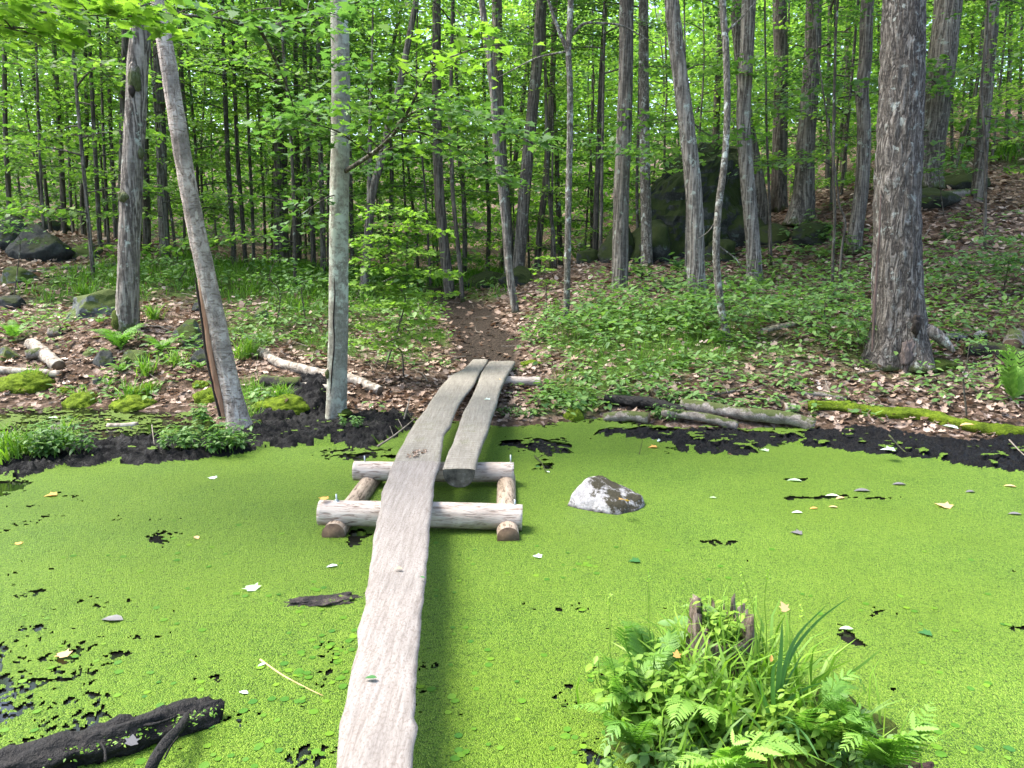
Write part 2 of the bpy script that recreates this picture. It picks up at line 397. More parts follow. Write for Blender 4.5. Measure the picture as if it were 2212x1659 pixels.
M['rock_shade'] = rock_mat('dark_boulder_rock', (.01, .011, .011), (.03, .033, .032), (.06, .065, .06), .3, (.018, .026, .006), 2.2)  # darker copy of the grey rock with shade put into the colour
def mud_mat():
    k = NT('wet_black_mud'); v = k.coord(); n = k.noise(v, 22, 7, .75); f = k.noise(v, 4, 4)
    k.col(k.ramp(n, [(.35, (.002, .002, .0025)), (.6, (.005, .005, .006)), (.8, (.016, .015, .017))])); k.rough(k.ramp(f, [(.42, .4), (.6, .95)]))
    k.b.inputs['Specular IOR Level'].default_value = .18
    k.bump(n, 1.0, .05); return k.m
M['mud'] = mud_mat()
M['log_grey'] = rock_mat('weathered_log', (.05, .042, .033), (.19, .165, .14), (.38, .35, .31), .42, (.06, .075, .02), 9)
M['log_dark'] = rock_mat('rotten_log', (.006, .006, .005), (.022, .02, .018), (.07, .062, .052), .4, (.05, .065, .015), 9)
M['log_wet'] = simple('waterlogged_dark_wood', [(.35, (.002, .0018, .0018)), (.58, (.007, .006, .0058)), (.8, (.035, .028, .024))], 24, .7, 1., .03, (1, 1, 1))
M['log_pale'] = simple('bleached_log', [(.34, (.07, .055, .042)), (.5, (.22, .19, .155)), (.66, (.40, .365, .315))], 14, vec=(1, 1, 1))
M['twig'] = simple('dead_twig', [(.3, (.09, .075, .06)), (.7, (.24, .21, .17))], 20)
M['petiole'] = simple('straw_stalk', [(.3, (.3, .2, .08)), (.7, (.5, .38, .18))], 20)

G_FAR = [(0, (.04, .095, .03)), (.4, (.11, .215, .05)), (.7, (.23, .36, .075)), (1, (.40, .54, .15))]  # backlight put into the far leaf colours, glints at the light end
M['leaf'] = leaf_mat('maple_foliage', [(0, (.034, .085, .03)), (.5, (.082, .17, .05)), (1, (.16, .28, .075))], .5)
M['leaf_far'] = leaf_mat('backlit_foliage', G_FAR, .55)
M['leaf_lime'] = leaf_mat('sunlit_lime_foliage', [(0, (.10, .195, .035)), (.5, (.175, .30, .05)), (1, (.28, .41, .075))], .5)  # lighter copy of the maple foliage, sunlight painted into its ramp
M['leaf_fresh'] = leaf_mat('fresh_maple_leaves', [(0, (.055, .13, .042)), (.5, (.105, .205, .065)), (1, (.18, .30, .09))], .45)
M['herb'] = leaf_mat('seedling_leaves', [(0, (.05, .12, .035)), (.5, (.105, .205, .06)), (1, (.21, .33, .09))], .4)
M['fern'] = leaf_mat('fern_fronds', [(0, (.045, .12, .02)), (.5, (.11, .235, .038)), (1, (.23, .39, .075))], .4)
M['fern_dark'] = leaf_mat('shaded_fern_fronds', [(0, (.02, .06, .02)), (.5, (.045, .12, .04)), (1, (.08, .19, .05))], .4)  # same fern in darker tones, shade painted into the ramp
M['grass'] = leaf_mat('grass_blades', [(0, (.04, .10, .012)), (.5, (.09, .2, .02)), (1, (.2, .33, .04))], .4)
M['grass_lime'] = leaf_mat('bright_grass_blades', [(0, (.05, .125, .018)), (.5, (.125, .245, .028)), (1, (.27, .40, .055))], .4)
M['reed'] = leaf_mat('blue_green_blades', [(0, (.03, .085, .025)), (.5, (.06, .15, .045)), (1, (.11, .235, .065))], .3)
M['dry'] = leaf_mat('dry_leaf_litter', [(0, (.06, .036, .022)), (.3, (.15, .098, .066)), (.6, (.28, .2, .15)), (.85, (.38, .29, .235)), (1, (.48, .39, .33))], .12, False, .7, (1, .8, .6))
M['leaf_white'] = leaf_mat('silvery_leaf_underside', [(0, (.45, .55, .5)), (1, (.62, .72, .66))], .15, False)
M['leaf_pale'] = leaf_mat('pale_green_leaf', [(0, (.34, .5, .3)), (1, (.46, .6, .36))], .2, False)
M['leaf_tan'] = leaf_mat('tan_leaf', [(0, (.5, .33, .17)), (1, (.62, .42, .2))], .2, False)
M['leaf_orange'] = leaf_mat('orange_leaf', [(0, (.6, .3, .09)), (1, (.66, .36, .1))], .2, False)
M['leaf_grey'] = leaf_mat('sodden_grey_leaf', [(0, (.1, .1, .1)), (1, (.16, .15, .15))], .05, False)
M['leaf_green'] = leaf_mat('fallen_green_leaf', [(0, (.03, .11, .03)), (1, (.05, .15, .04))], .2, False)
# ------------------------------------------------------------------ terrain
_shore_px = [(-900, 880), (-500, 880), (-200, 883), (0, 884), (150, 880), (300, 890), (430, 893), (470, 915), (545, 925), (620, 915), (700, 898), (780, 900), (870, 905), (1000, 915),
             (1100, 925), (1200, 915), (1300, 905), (1440, 925), (1600, 930), (1750, 925), (1900, 945), (2212, 970), (2500, 985), (3000, 1000)]
_sh = np.array([tuple(Pz(a, b, 0.0))[:2] for a, b in _shore_px]); _sh = _sh[np.argsort(_sh[:, 0])]
def shore_y(x):
    return np.interp(x, _sh[:, 0], _sh[:, 1]) + .18 * (fbm2(np.asarray(x) * 1.7 + 9, 3., 3, 4) - .5)
_ctl = [(1060, 790, 11.9), (1050, 720, 13.5), (1000, 650, 18), (960, 612, 24), (1200, 606, 24), (1345, 632, 15), (1505, 652, 14), (1222, 678, 14), (1105, 670, 15.2),
        (1575, 735, 11.6), (1630, 612, 16), (1844, 540, 16.5), (1731, 470, 19), (1935, 785, 10.3), (2004, 400, 18), (2110, 455, 18.5), (2200, 600, 13), (2200, 800, 9.9),
        (1800, 400, 24), (2180, 322, 25), (1950, 380, 22), (1600, 820, 10), (1300, 800, 10.6), (1400, 565, 18), (1500, 560, 18.5), (1600, 500, 20), (1290, 560, 19),
        (270, 705, 12.3), (190, 680, 13.5), (60, 570, 18), (250, 568, 18.5), (130, 800, 11), (450, 650, 15), (600, 588, 24), (500, 585, 22), (350, 548, 22),
        (138, 512, 25), (0, 500, 22), (697, 600, 20), (797, 650, 17), (735, 812, 10.6), (600, 760, 11.7), (900, 780, 11.9), (-100, 780, 11.2), (-100, 640, 15), (450, 800, 10.8)]
_cp = [tuple(P(*c)) for c in _ctl]
_cp += [(-60, 60, 5.5), (-30, 62, 4.5), (0, 60, 3.4), (22, 60, 11), (50, 60, 16), (0, 110, 15), (-70, 110, 17), (-35, 110, 16), (35, 110, 18), (70, 110, 22), (0, 85, 8), (-40, 85, 9.5), (40, 85, 14), (-27, 40, 3.4), (0, 35, 1.6), (20, 36, 7.4), (36, 35, 10.5),
        (-42, 35, 4.4), (-20, 12, 1.4), (19, 12, 2.4), (-24, 8, 1.2), (24, 8, 1.5), (8, 36, 3.2), (-12, 34, 2.2)]
_cp += [(float(a), float(b) + .1, .07) for a, b in _sh if abs(a) < 12]
_cp = np.array(_cp)
def _U(r): return np.where(r > 1e-9, r * r * np.log(r + 1e-12), 0)
_n = len(_cp); _K = _U(np.linalg.norm(_cp[:, None, :2] - _cp[None, :, :2], axis=2)) + np.eye(_n) * .35
_A = np.zeros((_n + 3, _n + 3)); _A[:_n, :_n] = _K; _Pm = np.c_[np.ones(_n), _cp[:, :2]]; _A[:_n, _n:] = _Pm; _A[_n:, :_n] = _Pm.T
_w = np.linalg.solve(_A, np.concatenate([_cp[:, 2], np.zeros(3)]))
def rbf(x, y):
    x = np.asarray(x, float); y = np.asarray(y, float); sh = x.shape; x = x.ravel(); y = y.ravel(); out = np.zeros(len(x))
    for i in range(0, len(x), 20000):
        a, b = x[i:i + 20000], y[i:i + 20000]
        r = np.hypot(a[:, None] - _cp[None, :, 0], b[:, None] - _cp[None, :, 1])
        out[i:i + 20000] = _U(r) @ _w[:_n] + _w[_n] + _w[_n + 1] * a + _w[_n + 2] * b
    return out.reshape(sh)
def height(x, y):
    x = np.asarray(x, float); y = np.asarray(y, float)
    d = y - shore_y(x)
    land = np.clip(rbf(x, np.maximum(y, 7.0)), .03, 40)
    rough = (fbm2(x * .9, y * .9, 4, 21) - .5) * .16 * sstep(.2, 3, d) + (fbm2(x * .25, y * .25, 3, 33) - .5) * .6 * sstep(8, 20, d)
    h = np.maximum(land * sstep(-.1, .9, d) ** .8 + rough + .03, .03)
    h = np.where(d > 0, h * sstep(-.02, .14, d) + -.0, np.maximum(-.45, d * .5 - .02))
    near = sstep(.9, .0, y)              # the bank the photographer stands on
    return h * (1 - near) + .22 * near
def hz(x, y): return float(height(np.array([x]), np.array([y]))[0])
_yy = np.arange(8.0, 60, .05)
def hit(px, py):
    d = ray(px, py); k = _yy / d[1]
    z = CAMZ + d[2] * k; g = height(d[0] * k, _yy)
    i = np.nonzero(z <= g)[0]
    if len(i) == 0: return None
    return float(_yy[i[0]])
def on(px, py):
    y = hit(px, py) or 30.0
    p = P(px, py, y); return Vector((p.x, p.y, hz(p.x, p.y)))

def path_mask(x, y):
    pts = np.array([tuple(on(a, b))[:2] for a, b in [(1062, 785), (1055, 745), (1040, 715), (1015, 685), (985, 655), (945, 628)]])
    d = np.full(np.shape(x), 99.)
    for a, b in zip(pts[:-1], pts[1:]):
        ab = b - a; t = np.clip(((x - a[0]) * ab[0] + (y - a[1]) * ab[1]) / (ab @ ab), 0, 1)
        d = np.minimum(d, np.hypot(x - a[0] - t * ab[0], y - a[1] - t * ab[1]))
    return sstep(.68, .25, d + .35 * (fbm2(x * 2, y * 2, 3, 5) - .5))
_gr = [  # green areas of the ground: photo px, radius m, strength
    (880, 660, 2.2, .75), (1250, 690, 1.3, .45), (600, 640, 2.0, .4), (660, 720, 1., .3), (900, 740, 1.1, .7), (1000, 606, 4, 1.2), (600, 590, 3.5, 1.3), (780, 600, 3, .8), (350, 580, 1.3, .35),
    (1400, 720, 1.5, .6), (1500, 740, 1.3, .55), (1700, 700, 1.2, .4), (1330, 760, 1.1, .6), (1800, 400, 2.2, .9), (2170, 330, 2.2, .9), (1990, 340, 1.6, .6), (1650, 620, 1.4, .5), (1880, 770, .8, .5),
    (180, 620, 1.4, .6), (230, 600, 1.2, .5), (560, 840, .5, 1.), (480, 720, .6, .4), (1200, 880, .5, .5), (1250, 860, .4, .5), (2150, 560, 1.2, .5), (90, 700, .8, .5), (620, 690, 1., .5), (700, 760, .6, .5)]
_grw = [(tuple(on(a, b))[:2], r, s) for a, b, r, s in _gr]
def green(x, y):
    g = 0
    for (a, b), r, s in _grw: g = g + s * np.exp(-((x - a) ** 2 + ((y - b) * .8) ** 2) / (r * r))
    g = g + .25 * sstep(28, 40, y)
    return np.clip(g * .8 + (fbm2(x * 1.6, y * 1.6, 4, 8) - .5) * 1.1, 0, 1.2)

def grid_mesh(xs_of, ys, nx):
    """rows at ys; xs_of(y)->(xmin,xmax)"""
    X = np.stack([np.linspace(*xs_of(y), nx) for y in ys]); Y = np.repeat(ys[:, None], nx, 1)
    i = np.arange(len(ys) - 1)[:, None] * nx + np.arange(nx - 1)[None]
    Q = np.stack([i, i + 1, i + nx + 1, i + nx], -1).reshape(-1, 4)
    return X, Y, Q
ys = [-14.]
while ys[-1] < 125:
    y = ys[-1]; ys.append(y + (.6 if y < 6.5 else .045 if y < 12 else .045 + (y - 12) * .012))
ys = np.array(ys)
X, Y, Q = grid_mesh(lambda y: (-(14 + 1.1 * max(y, 0)), 14 + 1.1 * max(y, 0)), ys, 520)
Z = height(X, Y); PM = path_mask(X, Y); GM = green(X, Y) * (1 - PM)
Z = Z - .05 * PM
k = NT('forest_floor'); v = k.coord()
lit = k.voro(v, 13, 'F1', 1); sepc = k.N('SeparateColor'); k.L(lit, sepc.inputs[0])
e = k.voro(v, 13, 'F1', 0); n = k.noise(v, 5, 6, .7); n2 = k.noise(v, 40, 4, .7)
c = k.ramp(sepc.outputs[0], [(0, (.05, .032, .02)), (.4, (.13, .085, .06)), (.75, (.25, .175, .135)), (1, (.38, .3, .25))])
c = k.mix(k.ramp(n, [(.42, .75), (.6, 0.)]), c, (.035, .025, .016))
dirt = k.ramp(n2, [(.3, (.022, .017, .012)), (.7, (.07, .054, .042))])
c = k.mix(k.ramp(k.attr('path'), [(.15, 0.), (.6, 1.)]), c, dirt)
gcol = k.ramp(n2, [(.3, (.03, .055, .01)), (.55, (.06, .115, .017)), (.75, (.11, .18, .025))])
c = k.mix(k.ramp(k.math('ADD', k.attr('green'), k.math('MULTIPLY', k.math('SUBTRACT', n, .5), .8)), [(.35, 0.), (.75, .9)]), c, gcol)
k.col(c); k.rough(.95); k.b.inputs['Specular IOR Level'].default_value = .1; k.bump(k.math('ADD', e, n2), 1.0, .05)
obj('ground', mesh_np('ground', np.stack([X, Y, Z], -1).reshape(-1, 3), [Q], k.m, True, attrs={'path': PM.ravel(), 'green': GM.ravel()}), kind='structure')

# water
k = NT('dark_pond_water'); k.b.inputs['Base Color'].default_value = (.006, .006, .005, 1); k.rough(.06); k.b.inputs['Specular IOR Level'].default_value = .5
k.bump(k.noise(k.coord(), 3, 2), .05, .01)
wm = bmesh.new(); vs = [wm.verts.new(p) for p in ((-16, .2, 0), (16, .2, 0), (16, 12.2, 0), (-16, 12.2, 0))]; wm.faces.new(vs)
me = D.meshes.new('water'); wm.to_mesh(me); me.materials.append(k.m); obj('water', me, kind='structure')

# mud banks
def poly_mask(x, y, poly):
    inside = np.zeros(x.shape, bool); n = len(poly)
    for i in range(n):
        x1, y1 = poly[i]; x2, y2 = poly[(i + 1) % n]
        if y1 == y2: continue
        cnd = ((y1 > y) != (y2 > y)) & (x < (x2 - x1) * (y - y1) / (y2 - y1) + x1)
        inside ^= cnd
    return inside
_mud = [([(-120, 1030), (60, 1025), (150, 1003), (250, 997), (330, 1003), (400, 992), (450, 982), (520, 975), (500, 950), (430, 945), (330, 942), (200, 953), (100, 965), (60, 985), (-120, 1000)], .10),
        ([(490, 985), (545, 962), (600, 962), (700, 955), (790, 962), (850, 940), (890, 915), (885, 900), (800, 893), (750, 905), (715, 895), (700, 850), (670, 845), (640, 872), (610, 893), (560, 905), (530, 925), (490, 950)], .13),
        ([(735, 992), (800, 985), (850, 985), (850, 975), (780, 972), (735, 980)], .02),
        ([(1085, 950), (1150, 945), (1230, 962), (1245, 975), (1190, 985), (1150, 968), (1090, 962)], .035),
        ([(1120, 1018), (1150, 1022), (1185, 1000), (1170, 990)], .02),
        ([(1440, 950), (1490, 975), (1580, 985), (1620, 975), (1700, 948), (1760, 962), (1830, 970), (1950, 985), (2100, 1005), (2212, 1018), (2500, 1040), (2500, 925), (2190, 952), (2140, 958), (2060, 948), (1960, 942), (1900, 936), (1850, 928), (1770, 922), (1720, 935), (1600, 930), (1500, 925), (1420, 930)], .055),
        ([(1290, 925), (1420, 925), (1450, 950), (1380, 948), (1300, 940)], .05)]
gx = np.arange(-8.5, 9, .02); gy = np.arange(6.3, 10.8, .022)
GX, GY = np.meshgrid(gx, gy)
wx = GX + .16 * (fbm2(GX * 3, GY * 3, 4, 60) - .5) * 2; wy = GY + .22 * (fbm2(GX * 3 + 40, GY * 3, 4, 61) - .5) * 2
MK = np.zeros(GX.shape)
for poly, hgt in _mud:
    pw = [tuple(Pz(a, b, .02))[:2] for a, b in poly]
    m = poly_mask(wx, wy, pw).astype(float)
    for _ in range(7):                                     # soften the edge
        m = (m + np.roll(m, 1, 0) + np.roll(m, -1, 0) + np.roll(m, 1, 1) + np.roll(m, -1, 1)) / 5
    MK = np.maximum(MK, m * hgt)
MK[:3] = 0; MK[-3:] = 0; MK[:, :3] = 0; MK[:, -3:] = 0
T0 = np.maximum(height(GX, GY), 0)
lump = fbm2(GX * 6, GY * 7, 5, 70); lump2 = np.abs(fbm2(GX * 13, GY * 15, 3, 75) - .5) * 2.6 + (vn2(GX * 34, GY * 34, 78) - .4) * .55
# a heap of dug mud against the smooth grey tree
hp = on(690, 880); heap = .13 * np.exp(-(((GX - hp.x) / .2) ** 2 + ((GY - hp.y - .1) / .3) ** 2))
hp = Pz(2080, 950, .1); heap += .045 * np.exp(-(((GX - hp.x) / .9) ** 2 + ((GY - hp.y - .1) / .22) ** 2))
MZ = T0 * (MK > .004) + MK * (.1 + .95 * lump) + np.minimum(MK, .06) * (lump2 * 1.1 - .35) + heap * (MK > .02) * (.6 + lump) - .012
i = np.arange(len(gy) - 1)[:, None] * len(gx) + np.arange(len(gx) - 1)[None]
Qm = np.stack([i, i + 1, i + len(gx) + 1, i + len(gx)], -1).reshape(-1, 4)
keep = (MK > .004).ravel(); Qm = Qm[keep[Qm].all(1)]
used = np.unique(Qm); remap = np.zeros(GX.size, int); remap[used] = np.arange(len(used))
obj('mud', mesh_np('mud', np.stack([GX, GY, MZ], -1).reshape(-1, 3)[used], [remap[Qm]], M['mud'], True), kind='structure')
def mud_at(x, y):
    x, y = np.asarray(x, float), np.asarray(y, float)
    u = np.clip((x + 8.5) / .02, 0, len(gx) - 1.001); v = np.clip((y - 6.3) / .022, 0, len(gy) - 1.001); a = u.astype(int); b = v.astype(int); u = u - a; v = v - b
    return (MK[b, a] * (1 - u) + MK[b, a + 1] * u) * (1 - v) + (MK[b + 1, a] * (1 - u) + MK[b + 1, a + 1] * u) * v

# duckweed: a sheet of fronds with gaps where the black water shows
ys = [0.7]
while ys[-1] < 10.9: ys.append(ys[-1] + max(.004, .0032 * ys[-1]))
ys = np.array(ys)
X, Y, Q = grid_mesh(lambda y: (-(1.0 + .86 * y), 1.0 + .86 * y), ys, 900)
wxx = X + .12 * (fbm2(X * 4, Y * 4, 3, 90) - .5); wyy = Y + .12 * (fbm2(X * 4, Y * 4, 3, 95) - .5)
fine = fbm2(X * 62, Y * 46, 3, 80); mid = fbm2(wxx * 7, wyy * 10, 4, 81); big = fbm2(X * 1.1, Y * 1.3, 3, 82)
op = np.zeros(X.shape)                                     # openness 0 = closed mat
def opn(px, py, rx, ry, s):
    global op
    c = Pz(px, py, 0); c2 = Pz(px + rx, py, 0); c3 = Pz(px, py + ry, 0)
    a = abs(c2.x - c.x); b = abs(c3.y - c.y)
    op = np.maximum(op, s * np.exp(-(((wxx - c.x) / a) ** 2 + ((wyy - c.y) / b) ** 2)))
for q in [(20, 1450, 330, 280, .58), (-60, 1300, 200, 160, .5), (150, 1600, 300, 120, .42), (15, 1052, 60, 22, 1.2), (350, 1165, 45, 22, .62), (430, 1480, 130, 70, .42), (660, 1640, 90, 35, .75), (700, 1450, 90, 90, .42),
          (1770, 1076, 110, 5, 1.1), (1900, 1079, 60, 4, .9), (1560, 1176, 60, 6, .7), (1835, 1375, 24, 26, 1.3), (1890, 1322, 50, 16, .6), (1205, 1322, 14, 6, 1.), (1245, 1320, 200, 25, .3), (775, 1160, 25, 22, 1.2),
          (1690, 960, 60, 10, .5), (1480, 970, 80, 20, .45), (2190, 1350, 30, 40, .55), (1935, 1495, 16, 8, .9), (2185, 1240, 30, 5, .8), (1230, 1520, 90, 60, .42), (1260, 1620, 60, 40, .6), (930, 1480, 60, 200, .38),
          (760, 975, 110, 22, .62), (620, 975, 60, 14, .4), (1160, 965, 120, 26, .62), (150, 990, 70, 12, .4), (1000, 1560, 80, 60, .3), (1500, 1500, 200, 200, .3), (110, 1110, 140, 50, .33), (500, 1560, 200, 60, .42), (1720, 1040, 40, 4, .8), (300, 1120, 90, 10, .35)]: opn(*q)
pool = sstep(-.1, .25, Y - np.interp(X, *np.array([tuple(Pz(a, b, 0))[:2] for a, b in [(-900, 1010), (0, 1000), (100, 965), (330, 945), (480, 950), (540, 930)]]).T)) * (X < Pz(540, 930, 0).x)
op = np.maximum(op, pool * (.60 + .12 * sstep(9.3, 9.8, Y)))
edge = sstep(.35, 0, shore_y(X) - Y) * .55
op = np.maximum(op, edge)
score = .46 * fine + .41 * mid + .13 * big
cut = .235 + .43 * op
H = (score < cut)
_mk = mud_at(X, Y); under_mud = (_mk > .004) & (_mk > .010 + .05 * (mid - .42) + .03 * (fine - .5))
keep = ~H & ~(under_mud & (mid + .2 * fine - 1.2 * _mk < .67)) & (Y < shore_y(X) + .05)
kv = keep.ravel(); Qd = Q[kv[Q].sum(1) >= 3]
used = np.unique(Qd); remap = np.zeros(X.size, int); remap[used] = np.arange(len(used))
Zd = .006 + .006 * fine + .004 * vn2(X * 140, Y * 140, 3) + np.where(under_mud, np.minimum(MK.max(), .0) + .0, 0)
mk = mud_at(X, Y); Zd = Zd + mk * 0.9
k = NT('duckweed_mat'); v = k.coord()
cell = k.voro(v, 150, 'F1', 1); sc_ = k.N('SeparateColor'); k.L(cell, sc_.inputs[0]); d1 = k.voro(v, 150, 'F1', 0); d2 = k.voro(v, 62, 'F1', 0)
n = k.noise(v, 1.4, 5, .6); n2 = k.noise(v, 14, 4, .65); n3 = k.noise(v, 70, 3, .7)
t = k.math('ADD', k.math('MULTIPLY', sc_.outputs[0], .42), k.math('ADD', k.math('MULTIPLY', n, .3), k.math('MULTIPLY', n2, .28)))
c = k.ramp(t, [(.26, (.028, .066, .007)), (.42, (.080, .153, .013)), (.58, (.112, .193, .019)), (.8, (.17, .25, .035))])
gap = k.math('ADD', k.math('MULTIPLY', d1, 75), k.math('MULTIPLY', n3, 1.0))
c = k.mix(k.ramp(k.noise(v, .55, 4, .6), [(.4, 0.), (.65, .45)]), c, (.095, .155, .010))
c = k.mix(k.ramp(n3, [(.34, .85), (.46, 0.)]), c, (.010, .022, .003))
c = k.mix(k.attr('pool'), c, (.07, .11, .012))
k.col(c); k.rough(.5); k.b.inputs['Specular IOR Level'].default_value = .16
k.bump(k.math('ADD', k.math('MULTIPLY', d1, -60), n3), .5, .006)
obj('duckweed', mesh_np('duckweed', np.stack([X, Y, Zd], -1).reshape(-1, 3)[used], [remap[Qd]], k.m, True, attrs={'pool': (pool * .75).ravel()[used]}),
    kind='stuff', label='bright green duckweed mat covering the pond', cat='duckweed')
# ------------------------------------------------------------------ trees
rng = np.random.default_rng(7); rnd = random.Random(11)

def leaf_fan_branch(mb, p0, az, L, rise, droop, nleaf, lsz, tpl, wmi, lmi, r0, flat=.3, width=.42, tb=0., jit=.08, woodseg=5):
    """a limb carrying a flat layered spray of leaves"""
    t = np.linspace(0, 1, 6)
    pts = np.stack([np.cos(az) * L * t, np.sin(az) * L * t, L * (rise * t - droop * t * t)], -1) + np.asarray(p0)
    tube_into(mb, pts, r0 * (1 - t * .88), wmi, seg=woodseg, n=6, caps=False, tint=.5)
    u = .16 + .84 * rng.random(nleaf) ** .75
    s = (rng.random(nleaf) * 2 - 1) * width * L * (1.15 - .75 * np.abs(u - .45))
    # leaves gather on side twigs
    q = np.round(u * 9) / 9; u = q + (u - q) * .35 - np.abs(s) * .10 / max(L, .1)
    side = np.stack([-np.sin(az) * s, np.cos(az) * s, -np.abs(s) * .10], -1)
    base = np.stack([np.cos(az) * L * u, np.sin(az) * L * u, L * (rise * u - droop * u * u)], -1)
    pos = np.asarray(p0) + base + side + rng.normal(0, 1, (nleaf, 3)) * np.array([jit, jit, jit * .45]) * max(L, .6) * .6
    yaw = az - np.pi / 2 + rng.normal(0, .9, nleaf)
    scatter(mb, tpl, pos, rotmats(yaw, rng.normal(-.15, flat, nleaf), rng.normal(0, flat, nleaf)), lsz * (.65 + .6 * rng.random(nleaf)), np.clip(rng.normal(.5 + tb, .22, nleaf), 0, 1), lmi)
    for kk in range(3):
        w = .3 + .2 * kk; sgn = 1 if kk % 2 else -1; e = width * L * .8 * sgn
        a = np.asarray(p0) + [np.cos(az) * L * w, np.sin(az) * L * w, L * (rise * w - droop * w * w)]
        b = a + [np.cos(az) * .25 * L - np.sin(az) * e, np.sin(az) * .25 * L + np.cos(az) * e, -abs(e) * .05]
        tube_into(mb, [a, b], [r0 * .35, r0 * .08], wmi, seg=4, n=2, caps=False)

def make_crown(name, nb, z0, z1, Lmax, nleaf, lsz, tpl, leafm, wood, shape='dome', rise=.25, droop=.28, r0=.02, flat=.34):
    mb = MB(); a = rng.random() * 6
    for i in range(nb):
        t = (i + rng.random()) / nb; z = z0 + (z1 - z0) * t
        L = Lmax * ({'dome': (1 - t ** 2.2) * .8 + .25, 'even': .8, 'top': .45 + .6 * math.sin(math.pi * min(1, t * .9 + .1))}[shape]) * (.7 + .5 * rng.random())
        a += 2.4 + rng.random() * .7
        leaf_fan_branch(mb, (0, 0, z), a, L, rise * (.6 + .8 * rng.random()), droop, max(8, int(nleaf * (L / Lmax) ** 1.6)), lsz, tpl, 0, 1, r0 * L / Lmax + .004, flat)
    return mb.mesh(name, [wood, leafm])

CROWN_MID = [make_crown('crown', 15, 1.0, 7.5, 2.1, 210, .095, FAR5, M['leaf'], M['bark_thin']) for _ in range(4)]
CROWN_FAR = [make_crown('crown', 17, .6, 8.8, 3.0, 240, .118, FAR5, M['leaf_far'], M['bark_thin'], 'even') for _ in range(5)]
CROWN_TOP = [make_crown('crown', 12, 1, 5.5, 3., 34, .17, FAR5, M['leaf'], M['bark_dark'], 'dome', .35, .25, .05) for _ in range(3)]

def tree(name, label, cat, pts, w0, w1, bark, group='forest trees', depth=None, crown=None, cz=None, cs=1.0, top=15.0, flare=None, seg=20, amp=.06, ridge=0., sub=None, limbs=(), seed=None, rr=None, crown_rot=None, parts=True):
    """pts: photo px from the base upward; w0,w1: px width at base and at the last point"""
    y = depth or hit(*pts[0]) or 30.0
    base = P(pts[0][0], pts[0][1], y); base.z = hz(base.x, base.y) - .06
    W3 = [P(a, b, y) for a, b in pts]; W3[0] = base.copy()
    m = m_px(pts[0][1], y) / 2
    dd = (W3[-1] - W3[-2] if len(W3) < 3 else W3[-1] - W3[-3]); dd = dd / max(dd.z, .1)
    rad = [m * (w0 + (w1 - w0) * i / (len(W3) - 1)) for i in range(len(W3))]
    z = W3[-1].z; stp = max(1.2, (top - z) / 4); last = W3[-1].copy(); r = rad[-1]; tz = max(top - z, 1)
    ext = []
    while last.z < top:
        last = last + Vector((dd.x * .8, dd.y, 1)) * stp; dd = Vector((dd.x * .7 + rnd.uniform(-.03, .03), rnd.uniform(-.04, .04), 1))
        ext.append(last.copy()); rad.append(max(r * (1 - .75 * (last.z - z) / tz), .012))
    W3 += ext
    root = thing(name, base, label, cat, group)
    L = W3[-1].z - base.z
    nr = int(L * (14 if ridge else 6)) + 6
    V, Q, cp = tube([p - base for p in W3], rad, seg=seg, n=nr, amp=amp, freq=7, zf=.5, seed=seed or rnd.randint(0, 999), flare=flare, ridge=ridge)
    obj('trunk', mesh_np('trunk', V, [Q] + [c for c in cp], bark, True), root)
    if crown is not None:
        c = obj('crown', crown, root, (0, 0, 0)); zc = cz if cz is not None else 0
        i = min(range(len(W3)), key=lambda q: abs(W3[q].z - base.z - zc))
        # stand the crown on the trunk line at that height
        for q in range(len(W3) - 1):
            if W3[q].z - base.z <= zc <= W3[q + 1].z - base.z:
                f = (zc - (W3[q].z - base.z)) / max(W3[q + 1].z - W3[q].z, .01); pt = W3[q].lerp(W3[q + 1], f) - base; break
        else: pt = W3[i] - base
        c.location = (pt.x, pt.y, zc); c.scale = (cs, cs, cs); c.rotation_euler = (0, 0, crown_rot if crown_rot is not None else rnd.uniform(0, 6.28))
    for lp, r0 in limbs:                                   # bare limbs, px polyline at the tree's distance (+ optional depth offset)
        mb = MB(); q = [P(a[0], a[1], y + (a[2] if len(a) > 2 else 0)) - base for a in lp]
        tube_into(mb, q, [r0 * (1 - .8 * i / (len(q) - 1)) for i in range(len(q))], 0, seg=7, n=len(q) * 4, amp=.1)
        obj('branch', mb.mesh('branch', [bark], True), root)
    return root

T = CROWN_TOP; B_ = M['bark']; BL = M['bark_light']; BD = M['bark_dark']; BT = M['bark_thin']
# --- the big trees, each with its place in the photo
big_oak = tree('oak_tree', 'thickest trunk, rough plated bark with pale lichen, dark hollow at its flared foot', 'tree',
     [(1938, 788), (1942, 700), (1938, 600), (1938, 450), (1943, 300), (1950, 150), (1953, 0)], 104, 80, M['bark_oak'], depth=10.3, crown=T[0], cz=10, cs=1.3, top=18, seg=96, amp=.04, ridge=.028, flare=(.40, .42, 3), seed=3)
left_maple = tree('maple_tree', 'stout grey ridged trunk with burls and mossy foot, directly left of the leaning dead trunk', 'tree',
     [(272, 712), (277, 600), (281, 470), (290, 300), (297, 150), (305, 30)], 46, 40, BL, depth=12.2, crown=T[1], cz=9.5, cs=1.2, top=17, seg=48, amp=.07, ridge=.012, flare=(.25, .15, 3), seed=5)
grey_beech = tree('maple_tree', 'smooth grey-green trunk with pale lichen spots standing at the muddy shore left of the planks', 'tree',
     [(724, 905), (727, 860), (731, 700), (732, 500), (735, 300), (736, 150), (733, 0)], 44, 35, M['bark_smooth'], depth=9.15, crown=T[2], cz=9.5, cs=1.1, top=16, seg=48, amp=.06, ridge=.006, flare=(.22, .4, 4), seed=9)
